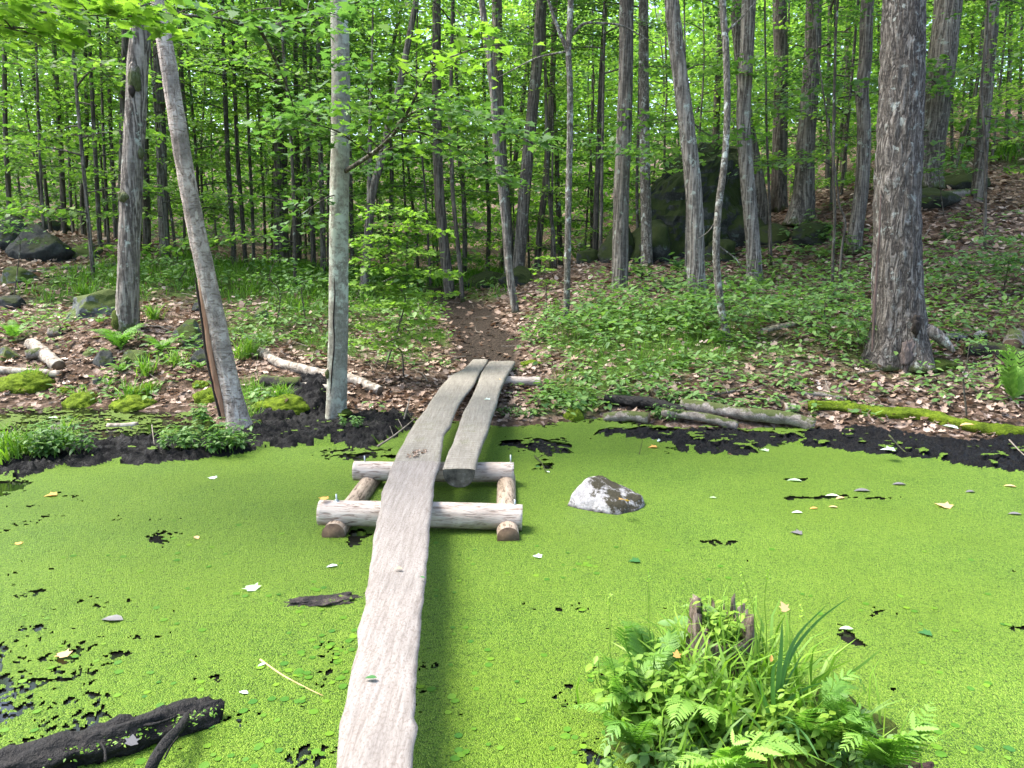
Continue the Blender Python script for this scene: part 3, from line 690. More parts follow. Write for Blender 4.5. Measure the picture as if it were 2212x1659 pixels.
tree('maple_tree', 'broad dark ridged trunk rising behind the thickest trunk on its right side', 'tree',
     [(1998, 400), (2005, 330), (2018, 250), (2035, 130), (2050, 0)], 66, 52, B_, depth=18, crown=T[0], cz=9, cs=1.3, top=18, seg=32, amp=.07, ridge=.02, flare=(.5, .3, 3))
tree('maple_tree', 'grey trunk far right, right of the broad dark trunk on the slope', 'tree',
     [(2110, 458), (2118, 350), (2130, 200), (2142, 60), (2145, 0)], 27, 24, B_, depth=18.5, crown=T[1], cz=8, cs=1., top=16, seg=20)
tree('maple_tree', 'crooked grey trunk with a bulge halfway up, first one left of the thickest trunk', 'tree',
     [(1842, 542), (1853, 470), (1862, 400), (1866, 330), (1866, 260), (1862, 200), (1869, 130), (1874, 0)], 30, 25, B_, depth=16.3, crown=T[2], cz=9, cs=1., top=16, seg=24, amp=.1, flare=(.25, .35, 3))
tree('maple_tree', 'flared mossy-footed grey trunk leaning right before the grassy hilltop', 'tree',
     [(1725, 482), (1735, 420), (1739, 330), (1748, 220), (1756, 100), (1758, 0)], 42, 31, B_, depth=18.5, crown=T[0], cz=9, cs=1.2, top=17, seg=32, ridge=.012, flare=(.5, .55, 3))
tree('maple_tree', 'straight dark grey trunk just left of the flared mossy-footed one on the slope', 'tree',
     [(1684, 440), (1684, 350), (1686, 250), (1687, 120), (1684, 0)], 32, 28, BD, depth=20.5, crown=T[1], cz=9, cs=1.2, top=17, seg=24, flare=(.4, .3, 3))
tree('maple_tree', 'pale ridged trunk with flared foot, immediately right of the thin mottled curving one', 'tree',
     [(1628, 618), (1630, 580), (1622, 470), (1611, 350), (1606, 250), (1612, 130), (1618, 0)], 31, 28, BL, depth=15.8, crown=T[2], cz=9.5, cs=1.1, top=17, seg=40, ridge=.010, flare=(.28, .5, 3))
tree('maple_tree', 'thick trunk with a burl high up, half hidden behind the pale ridged one', 'tree',
     [(1652, 475), (1640, 400), (1612, 250), (1600, 120), (1592, 30), (1596, 0)], 26, 26, B_, depth=19.5, crown=T[0], cz=9, cs=1., top=16, seg=20)
tree('maple_tree', 'pale grey trunk leaning left at the top, before the mossy ledge', 'tree',
     [(1506, 656), (1503, 580), (1501, 450), (1490, 330), (1474, 200), (1460, 90), (1451, 0)], 38, 29, BL, depth=13.9, crown=T[1], cz=9.5, cs=1.1, top=17, seg=40, ridge=.014, flare=(.25, .3, 3))
tree('maple_tree', 'straight grey trunk with a small dark hole, left of the mossy ledge', 'tree',
     [(1338, 634), (1340, 540), (1343, 400), (1348, 280), (1352, 150), (1354, 0)], 36, 28, B_, depth=15.1, crown=T[2], cz=9.5, cs=1.1, top=17, seg=40, ridge=.012)
tree('maple_tree', 'mottled dark trunk before the left part of the mossy ledge, second right of the path', 'tree',
     [(1398, 566), (1396, 480), (1393, 350), (1391, 200), (1390, 0)], 24, 20, M['bark_mottled'], depth=17.6, crown=T[0], cz=9, cs=1., top=16, seg=20, flare=(.2, .2, 3))
tree('maple_tree', 'thin mottled pale trunk with an S-curve, its foot lowest on the right bank slope', 'tree',
     [(1577, 742), (1562, 690), (1550, 600), (1547, 520), (1553, 440), (1565, 350), (1571, 240), (1568, 100), (1561, 0)], 16, 13, M['bark_mottled'], depth=11.5, crown=CROWN_MID[0], cz=7, top=14, seg=16, amp=.1,
     limbs=[([(1552, 468), (1530, 500), (1500, 520)], .012), ([(1550, 530), (1590, 560), (1606, 590)], .014), ([(1568, 70), (1600, 40), (1635, 0)], .02)])
tree('forked_tree', 'slender pale mottled trunk that forks high up, right beyond the end of the path', 'tree',
     [(1223, 680), (1226, 560), (1228, 430), (1231, 300), (1231, 180), (1228, 110), (1233, 0)], 14, 12, M['bark_mottled'], depth=13.8, crown=CROWN_MID[1], cz=7, top=14, seg=16, amp=.1,
     limbs=[([(1229, 115), (1205, 60), (1178, -20), (1150, -120)], .045), ([(1232, 80), (1260, 52), (1300, 50), (1345, 56), (1390, 80), (1430, 100)], .03), ([(1230, 110), (1160, 125), (1100, 155), (1060, 175)], .02)])
tree('maple_tree', 'slim pale trunk leaning left at the top, nearest one on the left of the path', 'tree',
     [(1115, 672), (1102, 600), (1093, 500), (1083, 400), (1072, 310), (1065, 200), (1052, 80), (1040, 0)], 17, 13, BL, depth=14.6, crown=CROWN_MID[2], cz=7.5, top=14, seg=20, amp=.1,
     limbs=[([(1080, 345), (1060, 320), (1045, 290)], .012), ([(1055, 90), (1020, 60), (985, 20)], .03)])
tree('maple_tree', 'dark grey trunk right behind the slim pale leaning one beside the path', 'tree',
     [(1102, 592), (1096, 500), (1088, 400), (1080, 280), (1075, 150), (1073, 0)], 24, 21, B_, depth=19.5, crown=T[1], cz=9, cs=1., top=16, seg=20)
tree('maple_tree', 'grey ridged trunk leaning right, touching the dark one by the path', 'tree',
     [(1118, 588), (1128, 480), (1138, 360), (1150, 240), (1162, 110), (1170, 0)], 27, 22, B_, depth=19.2, crown=T[2], cz=9, cs=1., top=16, seg=20)
tree('maple_tree', 'dark trunk leaning slightly left in the middle of the wood, left of the path', 'tree',
     [(973, 640), (958, 520), (948, 400), (944, 280), (943, 120), (943, 0)], 24, 17, BD, depth=18.6, crown=T[0], cz=9, cs=1., top=16, seg=20)
tree('maple_tree', 'forking brown trunk leaning right behind the layered green sapling', 'tree',
     [(782, 650), (792, 560), (802, 430), (822, 350), (840, 270), (862, 190), (880, 100)], 20, 13, M['bark'], depth=17.5, crown=CROWN_MID[3], cz=7, top=13, seg=16,
     limbs=[([(797, 500), (798, 400), (799, 280), (803, 150), (806, 0)], .07)])
tree('maple_tree', 'big dark trunk deep in the wood between the dead trunk and the smooth one', 'tree',
     [(610, 588), (608, 530), (606, 400), (606, 300), (605, 180), (604, 0)], 32, 24, BD, depth=23, crown=T[1], cz=9, cs=1.2, top=17, seg=24, flare=(.4, .3, 3))
tree('maple_tree', 'smooth brown trunk seen between the ridged left trunk and the leaning dead one', 'tree',
     [(356, 550), (352, 450), (348, 300), (343, 180), (340, 60), (338, 0)], 22, 19, B_, depth=20, crown=T[2], cz=9, cs=1., top=16, seg=20)
tree('maple_tree', 'dark trunk hidden close behind the right side of the ridged left trunk', 'tree',
     [(318, 548), (316, 450), (312, 300), (310, 150), (306, 0)], 17, 15, BD, depth=21, crown=T[0], cz=9, cs=1., top=16, seg=16)
tree('maple_tree', 'dark trunk hidden close behind the left side of the ridged left trunk', 'tree',
     [(262, 560), (262, 450), (266, 250), (270, 100), (268, 0)], 14, 13, BD, depth=19, crown=T[1], cz=9, cs=1., top=16, seg=16)
# --- leaning dead trunk without bark
dt = P(517, 930, 8.6)
dead = thing('dead_tree', Vector((dt.x, dt.y, 0)), 'leaning bare dead trunk with split orange wood, rooted at the muddy shore', 'dead tree')
dp = [P(a, b, 8.6) - Vector((dt.x, dt.y, 0)) for a, b in [(520, 935), (507, 880), (487, 790), (463, 680), (438, 560), (415, 450), (392, 320), (370, 180), (352, 70), (338, -10), (322, -110), (300, -300)]]
mm_ = m_px(700, 8.6) / 2
V, Q, cp = tube(dp, [mm_ * .93 * w for w in (58, 50, 46, 45, 41, 39, 37, 35, 33, 31, 29, 24)], seg=56, n=190, amp=.05, freq=6, zf=.6, seed=4, ridge=.008, flare=(.12, .15, 5))
obj('trunk', mesh_np('trunk', V, [Q] + cp, M['dead'], True), dead)
# the split strip of orange wood on its left face
sp_ = [P(a, b, 8.6 - .07) - Vector((dt.x, dt.y, 0)) for a, b in [(484, 905), (470, 840), (455, 770), (446, 700), (436, 640), (430, 600)]]
mb = MB(); tube_into(mb, [p + Vector((-.0, 0, 0)) for p in sp_], [.022, .034, .036, .034, .026, .008], seg=14, n=60, amp=.3, freq=12, seed=2)
obj('split_wood', mb.mesh('split_wood', [M['orange_wood']], True), dead)
mb = MB(); tube_into(mb, [p + Vector((-.036, -.012, 0)) for p in sp_], [.012, .018, .02, .018, .016, .004], seg=10, n=50, amp=.4, freq=14, seed=6)
obj('crack', mb.mesh('crack', [M['dark_hole']], True), dead)

# --- burls, hollows
def blob(name, parent, c, sz, mat, seed=0, n=3, amp=.35):
    bm = bmesh.new(); bmesh.ops.create_icosphere(bm, subdivisions=n, radius=1)
    V = np.array([v.co[:] for v in bm.verts]); F = np.array([[v.index for v in f.verts] for f in bm.faces]); bm.free()
    V = V * (1 + amp * (fbm3(V[:, 0] * 1.7 + seed, V[:, 1] * 1.7, V[:, 2] * 1.7, 4, seed) - .5) * 2)[:, None] * np.array(sz)
    return obj(name, mesh_np(name, V, [F], mat, True), parent, c)
def at(root, px, py, y): return P(px, py, y) - root.location
blob('burl', left_maple, at(left_maple, 290, 168, 12.08), (.10, .07, .22), BL, 2)
blob('burl', left_maple, at(left_maple, 303, 330, 12.15), (.06, .06, .10), BL, 3)
blob('burl', left_maple, at(left_maple, 268, 425, 12.08), (.09, .07, .10), BL, 4)
blob('burl', left_maple, at(left_maple, 285, 195, 12.05), (.05, .05, .09), M['dark_hole'], 5)
blob('mossy_foot', left_maple, at(left_maple, 258, 700, 12.12), (.11, .12, .26), M['moss_dark'], 7)
blob('hollow', big_oak, at(big_oak, 1980, 702, 9.90), (.06, .05, .12), M['dark_hole'], 5, 4, .7)
blob('bare_wood', big_oak, at(big_oak, 1962, 770, 9.95), (.085, .06, .25), simple('bare_heartwood', [(.3, (.045, .034, .03)), (.6, (.12, .095, .085)), (.8, (.2, .165, .155))], 22, vec=(1, 1, .12)), 8, 5, .8)
mb = MB(); tube_into(mb, [at(big_oak, a, b, 10.3 - .27) for a, b in [(1884, 760), (1888, 690), (1893, 600), (1900, 500), (1903, 420)]], [.008, .018, .015, .012, .004], seg=8, n=40, amp=.6)
obj('scar', mb.mesh('scar', [simple('reddish_bark_scar', [(.3, (.05, .035, .028)), (.7, (.15, .10, .085))], 20, vec=(1, 1, .2))], True), big_oak)
mb = MB(); tube_into(mb, [at(big_oak, *q) for q in [(1985, 720, 10.15), (2015, 718, 10.05), (2045, 742, 10.0), (2062, 760, 9.95)]], [.12, .085, .06, .02], seg=16, n=24, amp=.3)
obj('root', mb.mesh('root', [M['bark_light']], True), big_oak)
blob('mossy_foot', big_oak, at(big_oak, 2010, 790, 10.1), (.34, .26, .10), M['moss_dark'], 12, 4, .3)
blob('mossy_foot', grey_beech, at(grey_beech, 738, 893, 9.12), (.12, .1, .07), M['moss_dark'], 9)
mb = MB(); tube_into(mb, [at(grey_beech, a, b, 9.035) for a, b in [(714, 850), (717, 800), (722, 740), (720, 690), (723, 640), (722, 600)]], [.004, .009, .007, .008, .007, .003], seg=6, n=30, amp=.4, freq=20)
obj('bark_seam', mb.mesh('bark_seam', [M['dark_hole']], True), grey_beech)
blob('knot', grey_beech, at(grey_beech, 708, 808, 9.08), (.035, .03, .06), M['bark_dark'], 3)

# --- thinner trees of the middle distance: (base, ... top), width, depth
thin = [([(22, 530), (18, 400), (12, 300), (9, 100), (8, 0)], 10, 20), ([(98, 552), (92, 450), (86, 330), (80, 160), (75, 0)], 6, 19), ([(112, 515), (100, 420), (88, 300), (72, 160), (58, 40), (52, 0)], 7, 24),
        ([(139, 512), (136, 430), (130, 300), (122, 180), (113, 50), (110, 0)], 11, 24), ([(181, 510), (178, 420), (186, 340), (188, 260), (184, 120), (182, 0)], 10, 25), ([(218, 556), (212, 450), (204, 300), (196, 150), (192, 40)], 9, 19.5),
        ([(251, 520), (247, 430), (240, 300), (236, 180), (233, 60)], 9, 24), ([(160, 520), (152, 420), (148, 300), (140, 200), (137, 100)], 6, 26), ([(428, 545), (418, 440), (404, 300), (394, 180), (388, 60)], 10, 21),
        ([(380, 545), (372, 480), (362, 420), (357, 380), (356, 280), (350, 180)], 6, 20), ([(505, 588), (503, 500), (494, 380), (488, 250), (484, 130), (480, 0)], 11, 21.5), ([(532, 588), (524, 480), (514, 350), (508, 220), (504, 100), (502, 0)], 9, 22),
        ([(549, 585), (546, 480), (540, 350), (534, 200), (530, 60)], 7, 23), ([(573, 580), (571, 460), (564, 330), (556, 200), (548, 90)], 6, 26), ([(645, 585), (645, 480), (643, 380), (640, 240), (638, 100)], 12, 23.5),
        ([(623, 588), (632, 500), (645, 420), (660, 330), (668, 220), (672, 120)], 8, 24), ([(678, 600), (675, 500), (668, 380), (662, 260), (658, 120), (655, 0)], 11, 21), ([(698, 603), (697, 500), (694, 380), (690, 250), (688, 120), (685, 0)], 11, 20.5),
        ([(762, 612), (760, 500), (757, 380), (754, 250), (752, 120)], 9, 21), ([(842, 610), (843, 500), (846, 380), (842, 250), (850, 100), (870, 0)], 9, 23), ([(880, 610), (878, 500), (872, 380), (868, 260), (865, 120)], 5, 24),
        ([(904, 610), (898, 500), (886, 400), (876, 300), (870, 200)], 6, 25), ([(1000, 642), (990, 540), (978, 420), (975, 320), (972, 270), (975, 150), (978, 0)], 9, 18), ([(1003, 615), (1004, 500), (1000, 400), (992, 340), (990, 240)], 10, 23),
        ([(1052, 600), (1056, 480), (1052, 380), (1048, 250)], 9, 25), ([(1160, 578), (1166, 500), (1178, 400), (1186, 280), (1194, 150), (1200, 0)], 14, 21), ([(1200, 585), (1194, 500), (1183, 380), (1180, 250), (1178, 150)], 8, 20),
        ([(1212, 550), (1208, 480), (1204, 400), (1202, 320), (1198, 250)], 11, 24), ([(1286, 542), (1288, 450), (1293, 330), (1297, 200), (1305, 60), (1308, 0)], 12, 20), ([(1297, 572), (1298, 500), (1300, 400), (1301, 320)], 8, 18.6),
        ([(1546, 330), (1548, 250), (1552, 150), (1556, 60), (1556, 0)], 15, 25), ([(1667, 560), (1663, 480), (1660, 380), (1656, 280), (1655, 200)], 6, 17), ([(1788, 400), (1788, 320), (1790, 200), (1791, 100), (1792, 0)], 9, 24),
        ([(1822, 380), (1824, 300), (1830, 200), (1832, 100), (1836, 0)], 13, 27), ([(1800, 636), (1799, 560), (1803, 470), (1800, 350), (1802, 200), (1806, 60), (1810, 0)], 6, 13.5), ([(1813, 620), (1818, 540), (1826, 480), (1812, 440), (1806, 380)], 5, 14),
        ([(2060, 330), (2056, 250), (2058, 160), (2060, 60)], 6, 24), ([(2062, 345), (2080, 300), (2098, 240), (2112, 170), (2120, 90)], 9, 23), ([(2090, 330), (2096, 250), (2100, 150), (2102, 50)], 8, 26), ([(2126, 560), (2128, 450), (2130, 330), (2120, 200), (2130, 90), (2136, 0)], 6, 14.5),
        ([(1484, 520), (1484, 400), (1482, 250), (1480, 120), (1478, 0)], 4, 16), ([(1380, 560), (1377, 480), (1376, 380), (1380, 250), (1382, 120)], 7, 19), ([(1905, 400), (1902, 300), (1900, 200), (1898, 100)], 7, 26),
        ([(2175, 322), (2178, 220), (2182, 120), (2184, 0)], 10, 26), ([(2200, 325), (2204, 220), (2206, 100)], 8, 28), ([(1434, 540), (1436, 300), (1440, 200), (1438, 90)], 5, 24), ([(400, 560), (398, 480), (396, 380)], 6, 24), ([(586, 560), (588, 440), (590, 300), (584, 200)], 5, 27)]
_lm = [(0, 'left edge of the picture'), (272, 'ridged left trunk'), (450, 'leaning dead trunk'), (732, 'smooth grey trunk at the shore'), (958, 'dark trunk left of the path'), (1090, 'slim pale trunk beside the path'), (1228, 'pale forked tree'), (1345, 'straight grey-brown trunk'), (1500, 'pale leaning trunk before the ledge'), (1615, 'pale ridged trunk with flared foot'), (1740, 'flared mossy-footed trunk'), (1938, 'thickest trunk'), (2030, 'broad dark trunk at the right'), (2300, '')]
_ord = ['first', 'second', 'third', 'fourth', 'fifth', 'sixth', 'seventh', 'eighth', 'ninth', 'tenth', 'eleventh', 'twelfth']
thin.sort(key=lambda q: q[0][0][0]); cnt = {}
for i, (pts, w, dep) in enumerate(thin):
    bx = sum(p[0] for p in pts) / len(pts)
    li = max(j for j in range(len(_lm)) if _lm[j][0] <= bx); cnt[li] = cnt.get(li, 0) + 1
    lean = abs(pts[-1][0] - pts[0][0]) > 40
    lb = f"{_ord[cnt[li] - 1]} {'leaning' if lean else 'upright'} {'thin' if w < 8 else 'slim'} tree, rightward from the {_lm[li][1]}"
    tree('young_tree', lb, 'tree', pts, w * 1.12, w * .75, BD if i % 3 == 0 else (M['bark'] if i % 3 == 1 else BT), 'slim trees of the wood', dep, crown=(CROWN_MID[i % 4] if dep < 22 else CROWN_FAR[i % 5]), cz=(3.4 if dep < 22 else 2.2) if i % 2 else 4.6, cs=.8, top=13, seg=10, amp=.08)
# ------------------------------------------------------------------ the log frame and the planks
def loc_mesh(root, pts): return [Vector(p) - root.location for p in pts]
def px_r(px, y): return px * m_px(1000, y) / 2
fr0 = Vector((-.6, 5.9, 0))
frame = thing('log_trestle', fr0, 'square frame of peeled logs standing in the duckweed under the pale plank', 'log frame')
def beam(name, a, b, r, mat, parent, seed, seg=40, amp=.05, taper=1.0, ovl=None):
    a = Vector(a); b = Vector(b); c = (a + b) / 2; d = b - a; L = d.length
    n = 60; x = np.linspace(-L / 2, L / 2, n); bow = .006 * np.sin(x * 2 + seed)
    V, Q, cp = tube([(q, w, w * .6) for q, w in zip(x, bow)], [r * (1 + (taper - 1) * i / (n - 1)) for i in range(n)], seg=seg, amp=amp, freq=5, zf=.5, seed=seed, resample=False)
    # round the cut ends a little
    e = np.abs(V[:, 0]) > L / 2 - .004
    me = mesh_np(name, V, [Q] + cp, [mat, M['end_grain']], True, mi=[0, 1, 1])
    o = obj(name, me, parent)
    o.rotation_euler = d.to_track_quat('X', 'Z').to_euler(); o.location = c - (parent.location if parent else Vector())
    return o
nb_a, nb_b = P(690, 1107, 5.38), P(1128, 1119, 5.38)
fb_a, fb_b = P(765, 1016, 6.49), P(1110, 1020, 6.49)
beam('crossbeam', nb_a, nb_b, .0935, M['pole'], frame, 1, amp=.06)
beam('crossbeam', fb_a, fb_b, .086, M['pole'], frame, 5)
beam('runner_log', Pz(722, 1156, .03), Pz(806, 1030, .03), .083, M['runner'], frame, 3)
beam('runner_log', Pz(1098, 1163, .03), Pz(1094, 1034, .03), .080, M['runner'], frame, 8)
for (px, py, y, h) in [(727, 1083, 5.38, .055), (1112, 1096, 5.38, .06), (788, 1000, 6.49, .065), (1103, 1003, 6.49, .085)]:
    p = P(px, py, y) - frame.location; mb = MB()
    tube_into(mb, [p + Vector((0, 0, -.02)), p + Vector((0, 0, h))], [.0065, .0065], seg=8, n=2)
    tube_into(mb, [p + Vector((0, 0, .002)), p + Vector((0, 0, .014))], [.013, .013], seg=6, n=2)
    tube_into(mb, [p + Vector((0, 0, -.004)), p + Vector((0, 0, .003))], [.022, .022], seg=14, n=2)
    obj('bolt', mb.mesh('bolt', [M['steel']]), frame)

Z5 = lambda x, y: (658.3 + x * .3472, 713.2 + y * .3472)
Z7 = lambda x, y: (x * .4216, 1097.3 + y * .4216)
def plank(name, label, L, Rr, zf, th, mat, seed, half=False, endm=None, cat='plank'):
    """edges in photo px on the board's own top surface (height zf(y_px)), turned into a solid live-edge board"""
    def to_w(e):
        w = []
        for px, py in e: q = Pz(px, py, zf(py)); w.append((q.x, q.y, q.z))
        return np.array(w)
    Lw, Rw = to_w(L), to_w(Rr)
    y0 = (Lw[0, 1] + Rw[0, 1]) / 2; y1 = (Lw[-1, 1] + Rw[-1, 1]) / 2
    n = int(abs(y1 - y0) / .02) + 2; t = np.linspace(0, 1, n); ys = y0 + (y1 - y0) * t
    def res(W):
        o = np.argsort(W[:, 1]); return np.interp(ys, W[o, 1], W[o, 0]), np.interp(ys, W[o, 1], W[o, 2])
    lx, lz = res(Lw); rx, rz = res(Rw)
    j = (fbm2(ys * 5, ys * 0 + seed, 3, seed) - .5) * .010; j2 = (fbm2(ys * 9, ys * 0 + seed + 9, 4, seed) - .5) * .012
    lx = lx + j; rx = rx + j2; zt = (lz + rz) / 2
    na = 14; a = np.linspace(0, 1, na)
    X = lx[:, None] + (rx - lx)[:, None] * a; Y = ys[:, None] + 0 * X
    # ragged ends
    Z = zt[:, None] + (fbm2(X * 14, Y * 4, 4, seed + 3) - .5) * .012 - .010 * (np.abs(a - .5) * 2)[None] ** 6
    h = (rx - lx) / 2; mid = (rx + lx) / 2
    nbm = 12; b = np.linspace(0, math.pi, nbm + 2)[1:-1]
    if half: prof_x = np.cos(b); prof_z = np.sin(b) ** .8
    else: prof_x = np.sign(np.cos(b)) * np.abs(np.cos(b)) ** .45 * .97; prof_z = np.sin(b) ** .35
    BX = mid[:, None] + h[:, None] * prof_x[None] * (1 + .04 * (fbm2(ys[:, None] * 9, b[None] * 2, 3, seed + 8) - .5)); BZ = (zt - .006)[:, None] - th * prof_z[None] * (1 + .1 * (vn2(ys[:, None] * 5, b[None] * 2, seed + 4) - .5)); BY = ys[:, None] + 0 * BX
    AX = np.concatenate([X, BX], 1); AY = np.concatenate([Y, BY], 1); AZ = np.concatenate([Z, BZ], 1); m = na + nbm
    c0 = Vector((float(mid[n // 2]), float(ys[n // 2]), float(zt[n // 2])))
    V = np.stack([AX - c0.x, AY - c0.y, AZ - c0.z], -1).reshape(-1, 3)
    i = np.arange(n - 1)[:, None] * m; q = np.arange(m)[None]; q2 = (q + 1) % m
    F = np.stack([i + q, i + q2, i + m + q2, i + m + q], -1).reshape(-1, 4)
    if y1 < y0: F = F[:, ::-1]
    me = mesh_np(name, V, [F, np.arange(m)[None], (np.arange(m)[::-1] + (n - 1) * m)[None]], [mat, endm or mat], True, mi=[0, 1, 1])
    o = obj(name, me, None, c0, label, cat, 'planks of the crossing')
    sm = np.ones(len(me.polygons), bool); sm[-2:] = False; me.polygons.foreach_set('use_smooth', sm)
    md = o.modifiers.new('edge', 'EDGE_SPLIT') if False else None
    return o
nL = [Z5(*q) for q in [(555, 812), (530, 870), (510, 930), (480, 1000), (470, 1100), (448, 1180), (425, 1300), (413, 1420), (390, 1580)]] + [Z7(*q) for q in [(1890, 300), (1866, 430), (1874, 480), (1850, 560), (1828, 620), (1832, 700), (1800, 800), (1775, 950), (1758, 1030), (1738, 1090), (1736, 1150), (1728, 1250), (1720, 1332)]] + [(716, 1720), (706, 1850), (700, 2000)]
nR = [Z5(*q) for q in [(850, 815), (825, 870), (805, 960), (795, 1080), (780, 1200), (770, 1350), (760, 1450), (750, 1580)]] + [Z7(*q) for q in [(2185, 350), (2165, 500), (2155, 650), (2140, 800), (2130, 900), (2125, 1010), (2118, 1060), (2141, 1110), (2135, 1160), (2115, 1250), (2110, 1332)]] + [(892, 1720), (900, 1850), (915, 2000)]
plank('plank', 'long pale live-edge plank in the foreground lying on the log frame', nL, nR, lambda y: .33, .045, M['plank_new'], 3)
zz = lambda y: float(np.interp(y, [776, 1060], [.435, .292]))
oL = [Z5(*q) for q in [(540, 870), (555, 812), (570, 770), (610, 700), (660, 610), (700, 550), (750, 490), (780, 440), (850, 340), (920, 270), (985, 240), (1045, 180)]]
oR = [Z5(*q) for q in [(835, 870), (848, 805), (860, 700), (865, 640), (910, 590), (940, 500), (985, 420), (1050, 340), (1090, 260), (1125, 215), (1140, 180)]]
plank('plank', 'grey weathered left plank of the far pair, with a leaf-filled rot pocket', oL, oR, zz, .05, M['plank_old'], 12)
pL = [Z5(*q) for q in [(860, 862), (890, 760), (930, 680), (960, 580), (990, 500), (1030, 430), (1070, 340), (1100, 260), (1150, 188)]]
pR = [Z5(*q) for q in [(1060, 862), (1080, 770), (1110, 680), (1145, 600), (1160, 540), (1195, 450), (1220, 350), (1260, 270), (1310, 195)]]
plank('plank', 'grey half-round right plank of the far pair, with a dark mossy cut end', pL, pR, lambda y: zz(y) + .012, .15, M['plank_old'], 21, half=True,
      endm=simple('dark_mossy_log_end', [(.35, (.018, .018, .013)), (.55, (.075, .07, .055)), (.75, (.2, .2, .17))], 11, bump=.6))
so_ = beam('sill_log', P(968, 818, 10.35), P(1167, 822, 10.35), .066, M['pole'], None, 14, seg=24)
tag(so_, 'short peeled log lying on the leaf litter under the far plank ends', 'log')
so_.location.z = .30

# rot pocket full of leaves on the left plank
pk = Pz(*Z5(700, 785), .31)

# ------------------------------------------------------------------ rocks
def rock(name, label, c, sz, mat, seed, cat='rock', group='rocks on the bank', chops=9, n=4, amp=.22, rot=0., parent=None, chop_d=(.62, .92)):
    rg = np.random.default_rng(seed)
    bm = bmesh.new(); bmesh.ops.create_icosphere(bm, subdivisions=n, radius=1)
    V = np.array([v.co[:] for v in bm.verts]); F = np.array([[v.index for v in f.verts] for f in bm.faces]); bm.free()
    for _ in range(chops):
        nrm = rg.normal(0, 1, 3); nrm[2] = abs(nrm[2]) * .9; nrm /= np.linalg.norm(nrm); d = rg.uniform(*chop_d)
        s = V @ nrm - d; V = V - np.maximum(s, 0)[:, None] * nrm
    nz = fbm3(V[:, 0] * 2 + seed, V[:, 1] * 2, V[:, 2] * 2, 5, seed) - .5
    rdg = np.abs(fbm3(V[:, 0] * 4 + seed, V[:, 1] * 4, V[:, 2] * 3, 3, seed + 9) - .5)
    V = V * (1 + amp * nz * 2 - amp * .9 * (rdg - .12))[:, None] * np.array(sz)
    cr, sr = math.cos(rot), math.sin(rot); V = V @ np.array([[cr, sr, 0], [-sr, cr, 0], [0, 0, 1]])
    return obj(name, mesh_np(name, V, [F], mat, True), parent, c, label, cat, group)
def rock_px(label, px, py_bot, w, h, mat, seed, dep=None, d=None, **k):
    """w,h: size in photo px; py_bot: where it meets the ground"""
    y = d or hit(px, py_bot); wm = w * m_px(py_bot, y); hm = h * m_px(py_bot, y)
    b = P(px, py_bot, y); yy = y + wm * .38
    return rock(k.pop('name', 'rock'), label, Vector((b.x, yy, b.z + hm * .28)), (wm * .56, (dep or wm) * .5, hm * .78), mat, seed, **k)
# pale rock standing in the pond: built from its own facets
wr = Pz(1306, 1100, 0)
bm = bmesh.new()
def wp(px, py, dy, z=None):
    q = P(px, py, wr.y + dy); return (q.x - wr.x, q.y - wr.y, q.z)
pts = [wp(1222, 1094, .06), wp(1232, 1070, .06), wp(1266, 1028, .14), wp(1290, 1026, .24), wp(1334, 1042, .26), wp(1356, 1052, .2), wp(1390, 1070, .10), wp(1394, 1090, .05), wp(1376, 1108, -.08), wp(1335, 1118, -.17), wp(1298, 1114, -.13),
       wp(1250, 1104, -.03), wp(1318, 1088, -.13), wp(1256, 1072, -.0), wp(1368, 1080, -.03), (-.3, .08, -.12), (.3, .08, -.12), (.1, -.18, -.12), (-.05, -.14, -.12), (-.1, .5, -.12), (.2, .5, -.12), wp(1310, 1034, .33)]
for p in pts: bm.verts.new(p)
bmesh.ops.convex_hull(bm, input=bm.verts[:])
for v in [v for v in bm.verts if not v.link_faces]: bm.verts.remove(v)
bmesh.ops.triangulate(bm, faces=bm.faces[:])
bmesh.ops.subdivide_edges(bm, edges=bm.edges[:], cuts=5, use_grid_fill=True)
bmesh.ops.smooth_vert(bm, verts=bm.verts[:], factor=.5, use_axis_x=True, use_axis_y=True, use_axis_z=True)
V = np.array([v.co[:] for v in bm.verts]); bm.normal_update(); N_ = np.array([v.normal[:] for v in bm.verts])
V += N_ * ((fbm3(V[:, 0] * 9, V[:, 1] * 9, V[:, 2] * 9, 4, 3) - .5) * .05)[:, None]
for v, q in zip(bm.verts, V): v.co = q
for f in bm.faces: f.smooth = True
me = D.meshes.new('boulder'); bm.to_mesh(me); bm.free(); me.materials.append(M['rock_white'])
obj('boulder', me, None, Vector((wr.x, wr.y, 0)), 'pale angular rock with dark moss patches, standing alone in the duckweed', 'rock')

